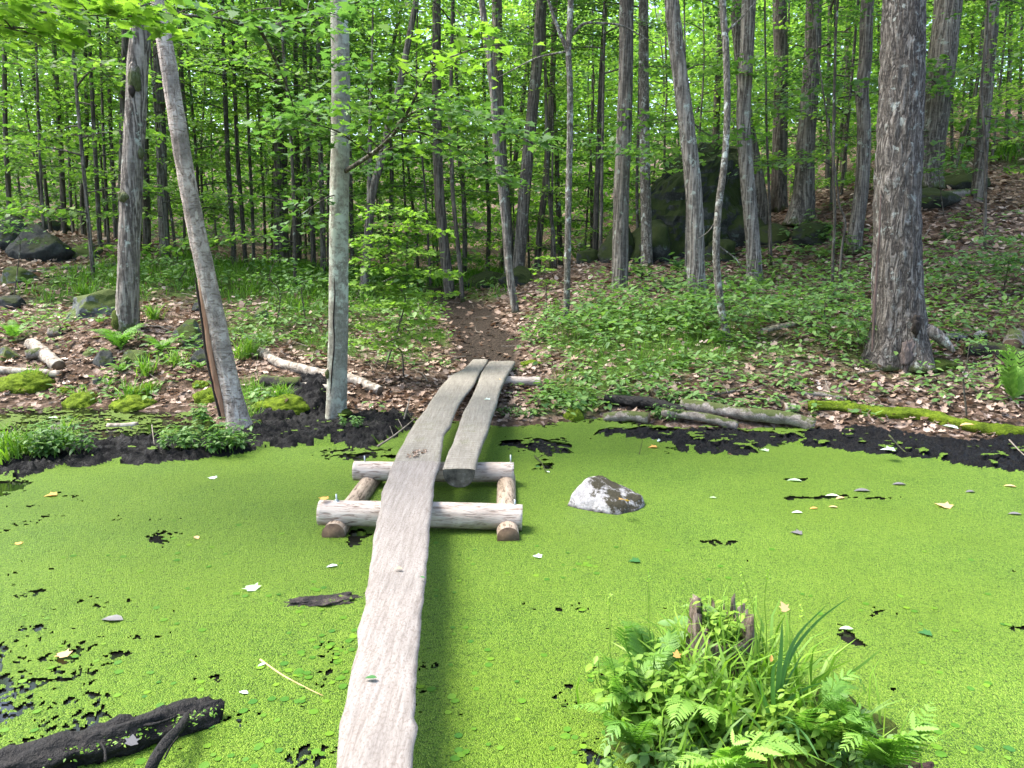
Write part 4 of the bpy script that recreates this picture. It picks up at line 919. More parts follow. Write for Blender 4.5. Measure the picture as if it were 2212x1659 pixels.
RG, RD, RS = M['rock_grey'], M['rock_dark'], M['rock_shade']
rock_px('large mossy grey boulder on the left bank, behind and left of the ridged trunk', 188, 688, 140, 66, RG, 4, n=5, amp=.18)
for (px, py, w, h, s, lb) in [(399, 733, 62, 44, 5, 'dark pointed rock just left of the leaning dead trunk'), (430, 788, 46, 34, 6, 'grey rock against the left side of the leaning dead trunk'),
      (278, 792, 60, 40, 7, 'mossy grey rock below the fern clump on the left bank'), (425, 672, 26, 20, 8, 'small dark rock left of the dead trunk, behind the pointed one'), (559, 688, 30, 22, 9, 'small dark rock between the dead trunk and the smooth grey trunk'),
      (216, 794, 50, 34, 10, 'brown rock half covered by leaves, left of the mossy rock under the ferns'), (189, 772, 30, 20, 11, 'small rock in the leaf litter right of the short cut log'), (208, 834, 26, 16, 12, 'small grey stone in leaf litter above the mossy hummocks'),
      (8, 782, 42, 32, 13, 'pale mottled rock at the left picture edge behind the bleached log'), (12, 668, 54, 34, 14, 'brown rock at the left picture edge, left of the large boulder'), (20, 612, 74, 34, 15, 'dark shaded rock at the left edge under the fallen branch'),
      (411, 752, 52, 20, 16, 'flat mossy rock between the two rocks left of the dead trunk')]:
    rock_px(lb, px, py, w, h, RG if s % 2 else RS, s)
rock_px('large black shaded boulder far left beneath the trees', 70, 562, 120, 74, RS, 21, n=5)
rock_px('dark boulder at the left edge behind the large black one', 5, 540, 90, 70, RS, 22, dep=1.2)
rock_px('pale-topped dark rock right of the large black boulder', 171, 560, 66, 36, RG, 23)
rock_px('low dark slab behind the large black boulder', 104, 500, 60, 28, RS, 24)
# mossy ledge on the slope: a heap of blocks, the big one a thing of its own
led = P(1495, 560, 18.8); led.z = hz(led.x, led.y)
def hull_rock(name, label, cat, pts, mat, seed, amp=.12, cuts=9, sm=2, group='rocks on the bank'):
    c = sum((Vector(p) for p in pts), Vector()) / len(pts); bm = bmesh.new()
    for p in pts: bm.verts.new(Vector(p) - c)
    bmesh.ops.convex_hull(bm, input=bm.verts[:])
    for v in [v for v in bm.verts if not v.link_faces]: bm.verts.remove(v)
    bmesh.ops.triangulate(bm, faces=bm.faces[:]); bmesh.ops.subdivide_edges(bm, edges=bm.edges[:], cuts=cuts, use_grid_fill=True)
    for _ in range(sm): bmesh.ops.smooth_vert(bm, verts=bm.verts[:], factor=.5, use_axis_x=True, use_axis_y=True, use_axis_z=True)
    V = np.array([v.co[:] for v in bm.verts]); bm.normal_update(); N_ = np.array([v.normal[:] for v in bm.verts])
    big = fbm3(V[:, 0] * 1.3 + seed, V[:, 1] * 1.3, V[:, 2] * 2.2, 4, seed) - .5; blk = np.floor(fbm3(V[:, 0] * 1.6, V[:, 1] * 1.6, V[:, 2] * 2.4, 2, seed + 5) * 6) / 6 - .4; f = np.abs(fbm3(V[:, 0] * 5, V[:, 1] * 5, V[:, 2] * 4, 4, seed + 3) - .5)
    V += N_ * (big * amp * 3 + blk * amp * 3.2 - f * amp * 2)[:, None]
    for v, q in zip(bm.verts, V): v.co = q
    for fc in bm.faces: fc.smooth = False
    me = D.meshes.new(name); bm.to_mesh(me); bm.free(); me.materials.append(mat)
    return obj(name, me, None, c, label, cat, group)
hull_rock('rock_ledge', 'huge dark mossy ledge rising from the slope behind the pale leaning trunk', 'rock ledge',
    [P(1386, 560, 18.6), P(1384, 440, 18.9), P(1402, 395, 19.1), P(1440, 345, 19.3), P(1490, 322, 19.4), P(1560, 310, 20), P(1625, 322, 20.4), P(1640, 400, 20.2), P(1630, 520, 19.2), P(1560, 560, 18.6), P(1480, 575, 18.4), P(1500, 330, 18.9), P(1560, 330, 19.0),
     P(1470, 440, 18.5), P(1560, 430, 18.7), P(1390, 600, 18.8), P(1600, 600, 18.8), P(1400, 560, 21.5), P(1640, 560, 22), P(1480, 330, 21.5), P(1600, 318, 22)], RD, 31)
for (x, y, dx, dy, h, s, lb) in [(1395, 560, .7, .8, .8, 32, 'lichen-grey lower block at the left foot of the mossy ledge'), (1600, 520, .8, .8, .7, 33, 'leaf-strewn right shoulder block of the mossy ledge'), (1470, 545, .55, .4, .45, 34, 'mossy slab leaning before the foot of the mossy ledge'),
      (1335, 562, .45, .5, .7, 35, 'dark upright rock between the straight grey-brown trunk and the ledge'), (1268, 535, .55, .5, .45, 36, 'grey rock on the rise left of the straight grey-brown trunk'), (1275, 565, .35, .3, .3, 37, 'dark mossy stone below the grey rock on the rise'),
      (1560, 560, .45, .4, .35, 38, 'small dark block below the right end of the ledge'), (1600, 470, .4, .4, .3, 39, 'dark stone beside the foot of the pale ridged trunk'), (1680, 520, .5, .4, .3, 40, 'mossy stone on the slope left of the flared trunk'),
      (1760, 520, .5, .4, .3, 41, 'dark mossy stone on the slope right of the flared trunk'), (2080, 405, .7, .4, .35, 42, 'dark stone on the slope between the two rightmost trunks'), (1050, 618, .6, .5, .3, 43, 'grey rock beside the end of the path'), (1120, 612, .5, .5, .3, 44, 'mossy rock behind the two trunks by the path'),
      (2010, 440, .6, .5, .3, 45, 'dark rock at the foot of the broad dark trunk')]:
    q = on(x, y); rock('rock', lb, q + Vector((0, .1, h * .3)), (dx, dy, h), RD if s != 36 else RG, s, chops=8, n=5 if dx > .8 else 4)
rock_px('white stone in the herbs right of the thickest trunk', 2122, 735, 26, 22, M['rock_white'], 51)
rock_px('low pale stone between the thickest trunk root and the white stone', 2075, 742, 60, 24, M['rock_white'], 52, dep=.2)

# ------------------------------------------------------------------ moss hummocks
def hummock(label, px, py, w, h, seed, mat='moss', dep=None):
    y = hit(px, py); wm = w * m_px(py, y); hm = h * m_px(py, y); b = P(px, py, y)
    rg = np.random.default_rng(seed)
    bm = bmesh.new(); bmesh.ops.create_icosphere(bm, subdivisions=5, radius=1)
    V = np.array([v.co[:] for v in bm.verts]); F = np.array([[v.index for v in f.verts] for f in bm.faces]); bm.free()
    nz = fbm3(V[:, 0] * 2.2 + seed, V[:, 1] * 2.2, V[:, 2] * 2.2, 3, seed) - .5; nf = fbm3(V[:, 0] * 14, V[:, 1] * 14, V[:, 2] * 14, 2, seed) - .5
    V = V * (1 + .5 * nz + .12 * nf)[:, None] * np.array([wm * .52, (dep or wm * .8) * .5, hm * .95])
    return obj('moss_hummock', mesh_np('moss_hummock', V, [F], M[mat], True), None, Vector((b.x, b.y + wm * .3, b.z + hm * .05)), label, 'moss hummock', 'moss hummocks on the shore')
hummock('bright round moss cushion at the edge of the left pool', 168, 888, 84, 34, 1)
hummock('moss mound with drooping grass at the water edge of the left pool', 278, 893, 104, 34, 2)
hummock('moss cushion in the leaf litter above the grassy mound', 306, 858, 60, 26, 3)
hummock('moss cushion immediately left of the leaning dead trunk', 446, 874, 66, 32, 4)
hummock('small moss patch behind the cushion beside the dead trunk', 430, 838, 36, 14, 5)
hummock('small moss patch left above the bright round cushion', 132, 850, 28, 12, 6)
hummock('low grassy moss mound below the bleached log at the left edge', 38, 845, 120, 38, 7)
hummock('mossy bank between the dead trunk and the mud heap', 600, 898, 130, 36, 8)
hummock('low moss rim right beside the foot of the dead trunk', 552, 925, 30, 16, 9)
hummock('tall rotten mossy stump overgrown with herbs, left of the dead trunk foot', 436, 962, 56, 62, 10, 'moss_dark')
hummock('small moss spot in leaf litter right of the far plank ends', 1148, 790, 44, 10, 11)
hummock('moss tuft at the waterline right of the far planks', 1240, 915, 46, 30, 12)

# ------------------------------------------------------------------ logs and branches on the ground
def log(label, pts, w, mat, seed, name='log', cat='log', group='logs on the bank', lift=.6, seg=20, amp=.16, taper=1., endm='end_grain', ground=True, offs=(), parent=None, ends=True):
    """pts: photo px of the log's axis lying on the ground; w: px thickness"""
    q = [on(*p) if ground else Pz(p[0], p[1], p[2]) for p in [(a[0], a[1]) if ground else a for a in pts]]
    r = w * m_px(pts[0][1], q[0].y) / 2
    q = [p + Vector((0, 0, r * lift)) for p in q]
    c = sum(q, Vector()) / len(q)
    L = sum((q[i + 1] - q[i]).length for i in range(len(q) - 1)); n = max(8, int(L / .04))
    V, Q, cp = tube([p - c for p in q], [r * (1 + (taper - 1) * i / (len(q) - 1)) for i in range(len(q))], seg=seg, n=n, amp=amp, freq=6, zf=1.5, seed=seed)
    V = V + (fbm3(V[:, 0] * 25, V[:, 1] * 25, V[:, 2] * 25, 2, seed) - .5)[:, None] * r * (.6 if mat == 'log_wet' else .25)
    return obj(name, mesh_np(name, V, [Q] + cp, [M[mat], M[endm]], True, mi=[0, 1, 1]), parent, c, label, cat, group)
log('thick bleached log pointing at the pool, upper one of the left pile', [(68, 752), (98, 776), (128, 804)], 27, 'log_pale', 1)
log('short brown cut log propped on the bleached ones at the left', [(58, 783), (92, 777)], 22, 'log_grey', 2, lift=1.2)
log('long thin bleached log reaching in from the left picture edge', [(-70, 800), (30, 808), (133, 818)], 17, 'log_pale', 3)
log('hollow-ended short log left of the fern clump', [(108, 726), (134, 722)], 20, 'log_grey', 4, endm='dark_hole')
log('long bent grey log passing behind the smooth grey trunk', [(562, 766), (600, 790), (655, 806), (700, 818), (760, 828), (822, 852)], 21, 'log_pale', 5, taper=.9)
log('dark rotten log lying before the long bent grey one', [(568, 830), (610, 838), (650, 836)], 26, 'log_dark', 6)
log('split pale slab running from the rotten log to the smooth grey trunk', [(640, 838), (690, 842), (740, 848)], 13, 'log_pale', 7)
log('black charred log lying behind the right shore plants', [(1308, 880), (1360, 882), (1420, 892), (1475, 905)], 24, 'log_wet', 8, lift=1.1)
log('long grey mossy-sided log with a sawn end at the right shore mud', [(1470, 895), (1540, 905), (1620, 917), (1700, 930), (1758, 940)], 27, 'log_grey', 9, lift=1.3)
log('broken brown log with a blunt end before the long grey one', [(1430, 908), (1500, 918), (1560, 930), (1592, 938)], 20, 'log_grey', 10, lift=1.6)
log('short mossy log lying at the waterline right of the planks', [(1306, 918), (1350, 916), (1402, 918)], 22, 'log_grey', 11, lift=1.2)
log('small pale sawn log stub in the leaves above the right shore', [(1692, 893), (1718, 893)], 24, 'log_pale', 12)
log('long low log thickly covered with moss along the right shore', [(1745, 882), (1820, 888), (1900, 898), (1990, 905), (2060, 922), (2130, 938), (2250, 955)], 28, 'moss', 13, endm='moss', amp=.6, lift=.15)
log('pale split board lying in the herbs on the right slope', [(1640, 722), (1685, 710), (1726, 703)], 13, 'log_pale', 14)
log('brown bark strip lying in the leaves right of the moss log start', [(1720, 856), (1780, 856), (1830, 866)], 11, 'log_grey', 15)
log('dark hollow log behind the white stone, right of the thickest trunk', [(2080, 770), (2140, 768), (2230, 790)], 34, 'log_dark', 16)
log('rotten brown stump at the right picture edge', [(2186, 770), (2190, 745)], 40, 'log_grey', 17, lift=.9)
log('grey fallen log on the slope between the two rightmost trunks', [(2010, 432), (2060, 425), (2112, 418)], 16, 'log_grey', 18)
log('dark fallen branch lying across the slope from the ledge to the ridged trunks', [(1480, 590), (1540, 570), (1600, 545), (1680, 530)], 7, 'log_dark', 19)
log('thin long fallen trunk lying far left below the black boulder', [(60, 590), (130, 582), (200, 580), (262, 572)], 9, 'log_grey', 20)
log('curved fallen branch crossing the bank at the far left', [(20, 640), (60, 612), (110, 600), (165, 600)], 6, 'log_dark', 21)
log('dark fallen log under the trees between the two left trunks', [(380, 560), (420, 575), (470, 582)], 9, 'log_dark', 22)
log('pale broken log floating in the left pool', [(232, 921, .012), (262, 920, .014), (299, 917, .012)], 13, 'log_pale', 23, ground=False, lift=0)
log('dark fallen branch on the grassy hilltop at the right edge', [(2120, 345), (2170, 322), (2230, 312)], 8, 'log_dark', 24)
log('short grey branch in leaves in front of the large boulder', [(268, 790), (300, 770)], 8, 'log_grey', 25)
log('brown branch stub lying on litter right of the planks path', [(1500, 860), (1560, 850), (1600, 842)], 8, 'log_grey', 26)
# black mud-covered log in the left foreground with its branch
ml = log('black mud-coated log half sunk in the duckweed, bottom left', [(-160, 1740, .02), (0, 1675, .03), (140, 1632, .04), (280, 1592, .045), (390, 1556, .04), (468, 1538, .02)], 104, 'log_wet', 31, ground=False, lift=0, amp=.42, seg=48, group=None, endm='log_wet', taper=.8)
def sticks(parent, lst, mat, y=None):
    for pts, r in lst:
        mb = MB(); q = [Pz(*p) - parent.location for p in pts]
        tube_into(mb, q, [r * (1 - .4 * i / (len(q) - 1)) for i in range(len(q))], seg=8, n=len(q) * 6, amp=.25)
        obj('branch', mb.mesh('branch', [M[mat]], True), parent)
mb = MB(); rg = np.random.default_rng(77); n_ = 150; u_ = rg.random(n_) ** .7; cc = np.array([[*Pz(90 + 380 * a, 1640 - 100 * a, .09)] for a in u_]); cc[:, 1] += rg.normal(0, .035, n_); cc[:, 2] = .085 + .02 * rg.random(n_)
scatter(mb, OVATE, cc - np.array(ml.location), rotmats(rg.random(n_) * 6.28, rg.normal(0, .4, n_), rg.normal(0, .4, n_)), .008 + .012 * rg.random(n_), np.clip(rg.normal(.5, .3, n_), 0, 1), 0)
obj('duckweed_flecks', mb.mesh('duckweed_flecks', [M['grass_lime']]), ml, kind='stuff')
sticks(ml, [([(305, 1720, .02), (330, 1650, .10), (362, 1600, .13), (392, 1568, .12), (404, 1545, .09)], .026), ([(230, 1590, .07), (290, 1570, .1), (340, 1562, .11), (380, 1548, .10)], .008), ([(385, 1590, .08), (370, 1610, .06), (355, 1640, .03)], .006), ([(228, 1645, .08), (226, 1620, .1), (215, 1600, .09)], .006)], 'log_wet')
q = Pz(702, 1300, 0)
md_ = rock('driftwood', 'low mud-caked wood with stranded duckweed, left of the long plank', Vector((q.x, q.y, .004)), (.235, .085, .04), rock_mat('mud_caked_wood', (.005, .005, .006), (.022, .018, .017), (.13, .1, .09), 0, (.05, .08, .012), 16, (.10, .17, .015)), 91, 'driftwood', None, n=5, amp=.55, rot=.22)
# thin sticks
def stick(label, pts, r, mat='twig', ground=True, name='stick', cat='stick', group='sticks on the ground', twigs=()):
    q = [(on(*p) + Vector((0, 0, .02))) if len(p) == 2 else (P(p[0], p[1], p[2]) if p[2] > 2 else Pz(*p)) for p in pts]
    c = q[0].copy(); mb = MB(); tube_into(mb, [p - c for p in q], [r * (1 - .6 * i / (len(q) - 1)) for i in range(len(q))], seg=7, n=len(q) * 6, amp=.2)
    for tw in twigs:
        w = [(P(p[0], p[1], p[2]) if p[2] > 2 else Pz(*p)) - c for p in tw]; tube_into(mb, w, [r * .5, r * .2], seg=5, n=6)
    return obj(name, mb.mesh(name, [M[mat]], True), None, c, label, cat, group)
stick('long bare stick lying from the mud up towards the left edge of the planks', [(815, 965, .03), (850, 942, .12), (880, 918, .2), (900, 900, .22)], .012, twigs=[[(850, 942, .12), (842, 920, .22)], [(870, 925, .17), (860, 905, .25)]])
stick('pale upright broken twig beside the left edge of the far planks', [(873, 905, .12), (880, 880, .25), (886, 858, .34)], .012)
stick('crooked fallen branch arching before the thickest trunk', [(1818, 838), (1850, 815), (1880, 806), (1960, 803), (2000, 795), (2040, 782)], .014)
stick('straight stick leaning up towards the foot of the thickest trunk', [(1955, 802), (1990, 768, 9.9), (2020, 735, 10.0)], .010)
stick('straw-coloured floating leaf stalk left of the long plank', [(562, 1425, .012), (610, 1458, .012), (660, 1485, .012), (698, 1503, .012)], .005, 'petiole', name='leaf_stalk', cat='leaf stalk')
stick('dark twig sunk in the mud left of the round white rock shore', [(1155, 985, .03), (1170, 1000, .05), (1180, 1022, .02)], .009, 'log_dark', twigs=[[(1160, 990, .04), (1185, 978, .08)]])
stick('straight twig stuck upright in the right duckweed edge', [(1380, 985, .0), (1388, 950, .12)], .006, 'log_dark')
stick('grey stick lying on the left mud spit near the herbs', [(-20, 968, .1), (60, 963, .11), (95, 962, .1)], .009)
stick('thin stick on the mud spit right of the herbs', [(328, 918, .12), (331, 944, .12), (333, 960, .1)], .006)
stick('dark stick lying in the right mud', [(1920, 940, .12), (1950, 972, .08), (1962, 980, .06)], .010, 'log_dark')
stick('long thin stick slanting down in the mud at the right edge', [(2180, 950, .15), (2215, 985, .12), (2260, 1010, .1)], .008)
stick('bare branch leaning on the litter left of the thin mottled curving trunk', [(1310, 860), (1330, 830), (1380, 800)], .008)
# ------------------------------------------------------------------ the wood behind
rng = np.random.default_rng(19); rnd = random.Random(23)
# far-off wood that reads as one mass of stems and leaves
mb = MB(); n_far = 0
for yy, cntt in ((31, 26), (37, 30), (44, 34), (52, 34), (62, 36), (74, 36)):
    for i in range(cntt):
        x = ((i + rng.random()) / cntt * 2 - 1) * (.80 * yy + 5); y = yy + rng.normal(0, 2.2); z = hz(x, y)
        Ht = rng.uniform(9, 17) + yy * .05; lean = rng.normal(0, 1.3, 2); r = rng.uniform(.03, .13)
        if i % 3 == 0: tube_into(mb, [(x, y, z - .2), (x + lean[0] * .5, y + lean[1] * .5, z + Ht * .5), (x + lean[0], y + lean[1], z + Ht)], [r, r * .75, r * .3], 0, seg=6, n=5, caps=False)
        nl = 1050 if yy < 40 else (1250 if yy < 60 else 1050)
        h = rng.beta(1.35, 1.1, nl) * (Ht - .2) + .2
        h = h[h + z < 2.6 + .33 * y]; nl = len(h)
        layers = np.round(h / .7) * .7; h = layers + rng.normal(0, .10, nl)
        R_ = 3.1 * (1 - .5 * (h / Ht) ** 3); th = rng.choice(rng.random(9) * 6.28, nl) + rng.normal(0, .35, nl) + layers
        rr = R_ * rng.random(nl) ** .6
        pos = np.stack([x + rr * np.cos(th), y + rr * np.sin(th), z + h - rr * .08], -1)
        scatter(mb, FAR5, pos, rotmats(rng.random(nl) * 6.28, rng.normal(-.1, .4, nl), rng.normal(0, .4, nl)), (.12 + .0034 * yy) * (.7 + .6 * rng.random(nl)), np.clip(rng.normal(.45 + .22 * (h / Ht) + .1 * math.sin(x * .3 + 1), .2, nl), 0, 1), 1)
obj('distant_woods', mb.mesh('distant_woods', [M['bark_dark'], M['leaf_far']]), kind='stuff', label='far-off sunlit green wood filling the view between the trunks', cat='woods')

# understory trees between the trunks, nothing in the photo tells these apart
proto = []
for i in range(6):
    r = thing('understory_tree', (0, 0, 0), 'slender stem with layered green foliage in the shaded wood behind the front trunks', 'tree', 'understory of the wood')
    r.location = (0, 0, -50)
    b_ = [(0, 0, -.1), (rnd.uniform(-.15, .15), 0, 3), (rnd.uniform(-.4, .4), rnd.uniform(-.2, .2), 6.5), (rnd.uniform(-.6, .6), 0, 11)]
    V, Q, cp = tube(b_, [.045, .036, .028, .01], seg=8, n=14, amp=.1, seed=i)
    obj('trunk', mesh_np('trunk', V, [Q], [BD, M['bark'], BT][i % 3], True), r)
    obj('crown', (CROWN_FAR + CROWN_MID)[i], r)
    proto.append(r)
def clone(src, loc, rz, s=1.0, label=None):
    c = src.copy(); C.objects.link(c); c.location = loc; c.rotation_euler = (0, 0, rz); c.scale = (s, s, s)
    if label: c['label'] = label
    for ch in src.children:
        d = ch.copy(); C.objects.link(d); d.parent = c
        for g in ch.children:
            e = g.copy(); C.objects.link(e); e.parent = d
    return c
spots = []
for yy, nn in ((17.5, 7), (20, 10), (23, 13), (26.5, 15), (29.5, 17)):
    for i in range(nn):
        x = ((i + .2 + .6 * rng.random()) / nn * 2 - 1) * (.72 * yy + 1.5); y = yy + rng.normal(0, .8)
        if yy < 19 and -3.5 < x < 7.5: continue
        if yy < 22 and 1.5 < x < 7.5: continue
        spots.append((x, y))
def px_of(x, y, z):
    fy = y * CP - (z - CAMZ) * SP; return CX + F_ * x / fy
cnt2 = {}; labs = []
for x, y in sorted(spots, key=lambda q: px_of(q[0], q[1], 2)):
    bx = px_of(x, y, 2); li = max([j for j in range(len(_lm)) if _lm[j][0] <= bx] or [0]); cnt2[li] = cnt2.get(li, 0) + 1
    labs.append(((x, y), f"{(_ord + ['thirteenth', 'fourteenth', 'fifteenth', 'sixteenth'])[min(15, cnt2[li] - 1)]} leafy understory tree rightward from the {_lm[li][1]}"))
labs = dict(labs)
for i, (x, y) in enumerate(spots):
    loc = (x, y, hz(x, y)); s = rnd.uniform(.75, 1.1)
    if i < len(proto): proto[i].location = loc; proto[i].scale = (s, s, s); proto[i].rotation_euler = (0, 0, rnd.uniform(0, 6.28)); proto[i]['label'] = labs[(x, y)]
    else: clone(proto[i % 6], loc, rnd.uniform(0, 6.28), s, labs[(x, y)])

# ------------------------------------------------------------------ sprays of leaves
def spray(parent, pts, r0, nleaf, lsz, leafm, wood, width=.45, depth=.3, seed=0, tpl=MAPLE, name='branch', tint=0., twigs=7, vspread=.10, fan_=.55):
    """a limb through world points (relative to the parent) with a flat, layered spray of leaves around its outer part"""
    rg = np.random.default_rng(seed); mb = MB(); n = 24
    c = catmull(pts, n); tube_into(mb, list(c), list(r0 * (1 - .9 * np.linspace(0, 1, n))), 0, seg=7, resample=False, amp=.0)
    P_ = []; Ya = []
    for k in range(twigs):
        u = .18 + .8 * (k + rg.random() * .6) / twigs; i = min(n - 2, int(u * (n - 1))); a = c[i]; d = c[i + 1] - c[i]; d /= np.linalg.norm(d)
        sgn = 1 if k % 2 else -1; side = np.cross(d, [0, 0, 1]); side /= max(np.linalg.norm(side), 1e-6)
        L = width * (1.1 - .6 * u) * rg.uniform(.7, 1.2)
        t2 = a + d * L * fan_ + side * L * sgn * depth / .3 * .6 + np.array([0, 0, rg.normal(0, vspread)])
        mid = (a + t2) / 2 + [0, 0, .03]
        tube_into(mb, [a, mid, t2], [r0 * .3, r0 * .18, r0 * .06], 0, seg=5, n=5, caps=False)
        m = int(nleaf / twigs); w = rg.random(m) ** .7
        p = a + (t2 - a) * w[:, None] + rg.normal(0, 1, (m, 3)) * np.array([.13, .11, .028]) * (L / .45)
        p[:, 2] += .03 * np.sin(w * 3) - .07 * np.abs(rg.normal(0, 1, m)) * (L / .6) * .6
        P_.append(p); Ya.append(rg.normal(0, 1.3, m) + math.atan2(d[1], d[0]) - math.pi / 2)
    P_ = np.concatenate(P_); Ya = np.concatenate(Ya); m = len(P_)
    scatter(mb, tpl, P_, rotmats(Ya, rg.normal(-.2, .3, m), rg.normal(0, .3, m)), lsz * (.6 + .6 * rg.random(m)), np.clip(rg.normal(.5 + tint, .22, m), 0, 1), 1)
    return obj(name, mb.mesh(name, [wood, leafm]), parent)
def rel(root, pts): return [P(a, b, y) - root.location for a, b, y in pts]
LF = M['leaf_fresh']; LL = M['leaf_lime']
# the maple branch reaching over the middle of the picture from the smooth grey trunk
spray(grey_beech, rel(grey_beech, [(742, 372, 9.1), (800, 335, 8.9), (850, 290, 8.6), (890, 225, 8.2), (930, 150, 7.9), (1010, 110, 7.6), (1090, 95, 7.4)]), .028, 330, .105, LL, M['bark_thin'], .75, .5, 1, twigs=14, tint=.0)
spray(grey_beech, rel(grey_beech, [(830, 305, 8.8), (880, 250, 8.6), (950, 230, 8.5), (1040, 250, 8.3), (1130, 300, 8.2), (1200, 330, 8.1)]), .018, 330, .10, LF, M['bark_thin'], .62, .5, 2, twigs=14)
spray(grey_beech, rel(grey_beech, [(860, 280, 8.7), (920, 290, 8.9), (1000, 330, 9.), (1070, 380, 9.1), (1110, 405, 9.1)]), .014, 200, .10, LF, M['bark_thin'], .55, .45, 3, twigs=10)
spray(grey_beech, rel(grey_beech, [(800, 335, 8.9), (740, 290, 8.4), (690, 270, 8.2), (640, 255, 8.1), (590, 270, 8.0)]), .014, 210, .10, LF, M['bark_thin'], .6, .45, 4, twigs=10)
spray(grey_beech, rel(grey_beech, [(845, 290, 8.7), (800, 200, 8.3), (770, 150, 8.1), (740, 120, 8.0)]), .012, 150, .10, LF, M['bark_thin'], .5, .45, 5, twigs=8, tint=.1)
spray(grey_beech, rel(grey_beech, [(728, 420, 9.1), (700, 430, 8.9), (640, 470, 8.8), (590, 500, 8.8)]), .008, 60, .09, LF, M['bark_thin'], .35, .4, 6, twigs=6)
spray(grey_beech, rel(grey_beech, [(728, 240, 9.1), (690, 230, 8.8), (640, 220, 8.6), (585, 215, 8.5)]), .008, 80, .09, LF, M['bark_thin'], .4, .4, 7, twigs=6)

# a maple whose trunk stands out of frame on the left and whose limb hangs over the top left corner
om_base = Vector((-7.0, 6.6, -.1))
om = thing('maple_tree', om_base, 'bright lime-leaved maple limb hanging into the top left corner over the ridged trunk', 'tree', 'forest trees')
V, Q, cp = tube([(0, 0, 0), (.1, 0, 3), (.0, 0, 6), (.2, 0, 11)], [.16, .14, .12, .06], seg=20, n=40, amp=.08, seed=4)
obj('trunk', mesh_np('trunk', V, [Q] + cp, B_, True), om)
cr = obj('crown', CROWN_TOP[1], om, (0, 0, 6.5))
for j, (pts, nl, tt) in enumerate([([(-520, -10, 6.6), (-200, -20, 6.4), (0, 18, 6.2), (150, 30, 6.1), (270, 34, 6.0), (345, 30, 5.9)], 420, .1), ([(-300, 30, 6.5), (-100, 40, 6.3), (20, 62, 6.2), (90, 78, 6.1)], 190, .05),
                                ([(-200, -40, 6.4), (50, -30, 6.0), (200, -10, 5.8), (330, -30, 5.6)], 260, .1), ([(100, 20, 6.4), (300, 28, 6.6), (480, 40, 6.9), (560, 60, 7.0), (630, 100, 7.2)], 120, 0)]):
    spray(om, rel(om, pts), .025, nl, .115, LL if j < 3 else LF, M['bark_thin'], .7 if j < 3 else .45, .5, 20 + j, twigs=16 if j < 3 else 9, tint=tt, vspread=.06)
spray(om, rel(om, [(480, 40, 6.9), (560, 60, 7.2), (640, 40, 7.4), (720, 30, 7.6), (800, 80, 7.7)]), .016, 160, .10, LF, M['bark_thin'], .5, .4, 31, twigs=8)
spray(om, rel(om, [(560, 60, 7.0), (590, 120, 7.4), (625, 200, 8.), (650, 290, 8.4), (690, 340, 8.6)]), .018, 60, .10, LF, M['bark_thin'], .5, .4, 32, twigs=6)
# sprays on standing trees of the right side
def child_named(i): return None
trees = {o['label']: o for o in C.objects if o.get('category') == 'tree'}
def T_(s): return next(o for l, o in trees.items() if s in l)
t_str = T_('straight grey trunk with a small dark hole'); dd_ = t_str.location.y
spray(t_str, rel(t_str, [(1345, 335, dd_ - .2), (1320, 330, dd_ - .6), (1300, 310, dd_ - .9), (1280, 315, dd_ - 1.1)]), .01, 70, .12, LF, BT, .5, .5, 41, twigs=6)
spray(t_str, rel(t_str, [(1345, 335, dd_ - .2), (1375, 322, dd_ - .6), (1395, 330, dd_ - .9), (1415, 345, dd_ - 1.1)]), .01, 70, .12, LF, BT, .5, .5, 42, twigs=6)
for k_, (s, pts, nl, tt) in enumerate([('broad dark ridged trunk', [(2040, 200, 17.6), (2010, 170, 17), (1970, 150, 16.6), (2000, 130, 16.2)], 120, -.1), ('grey trunk far right', [(2138, 130, 18), (2080, 150, 17), (2030, 190, 16.4), (1990, 200, 16)], 200, 0.),
        ('grey trunk far right', [(2125, 250, 18), (2170, 260, 17), (2200, 280, 16.4), (2230, 300, 16)], 160, .1), ('grey trunk far right', [(2125, 330, 18), (2060, 300, 17), (2030, 330, 16.4), (2000, 350, 16)], 120, .0),
        ('crooked grey trunk', [(1864, 215, 16.2), (1830, 190, 15.4), (1790, 180, 14.9), (1760, 200, 14.6)], 150, .1), ('flared mossy-footed grey', [(1745, 250, 18.2), (1700, 230, 17.2), (1660, 220, 16.8), (1630, 250, 16.5)], 170, .15),
        ('flared mossy-footed grey', [(1748, 330, 18.2), (1700, 345, 17.2), (1660, 350, 16.8), (1640, 370, 16.5)], 130, .25), ('pale grey trunk leaning left', [(1490, 250, 13.8), (1450, 260, 14.8), (1400, 270, 15.4), (1370, 290, 15.6)], 120, .1),
        ('pale grey trunk leaning left', [(1482, 250, 13.8), (1520, 285, 15), (1560, 300, 16), (1600, 305, 17)], 170, .2), ('pale grey trunk leaning left', [(1490, 300, 13.8), (1460, 330, 15), (1430, 350, 16), (1400, 380, 17)], 120, .1),
        ('pale grey trunk leaning left', [(1470, 160, 13.8), (1510, 140, 15.), (1560, 150, 15.6), (1600, 180, 16)], 160, .2), ('forking brown trunk', [(850, 270, 17.4), (820, 330, 16.5), (780, 360, 15.8), (750, 380, 15.4)], 200, -.1)]):
    t_ = T_(s); spray(t_, rel(t_, pts), .016, nl, .13, M['leaf'] if k_ % 3 else LF, BT, .9, .5, 50 + k_, tpl=FAR5, twigs=9, tint=tt)

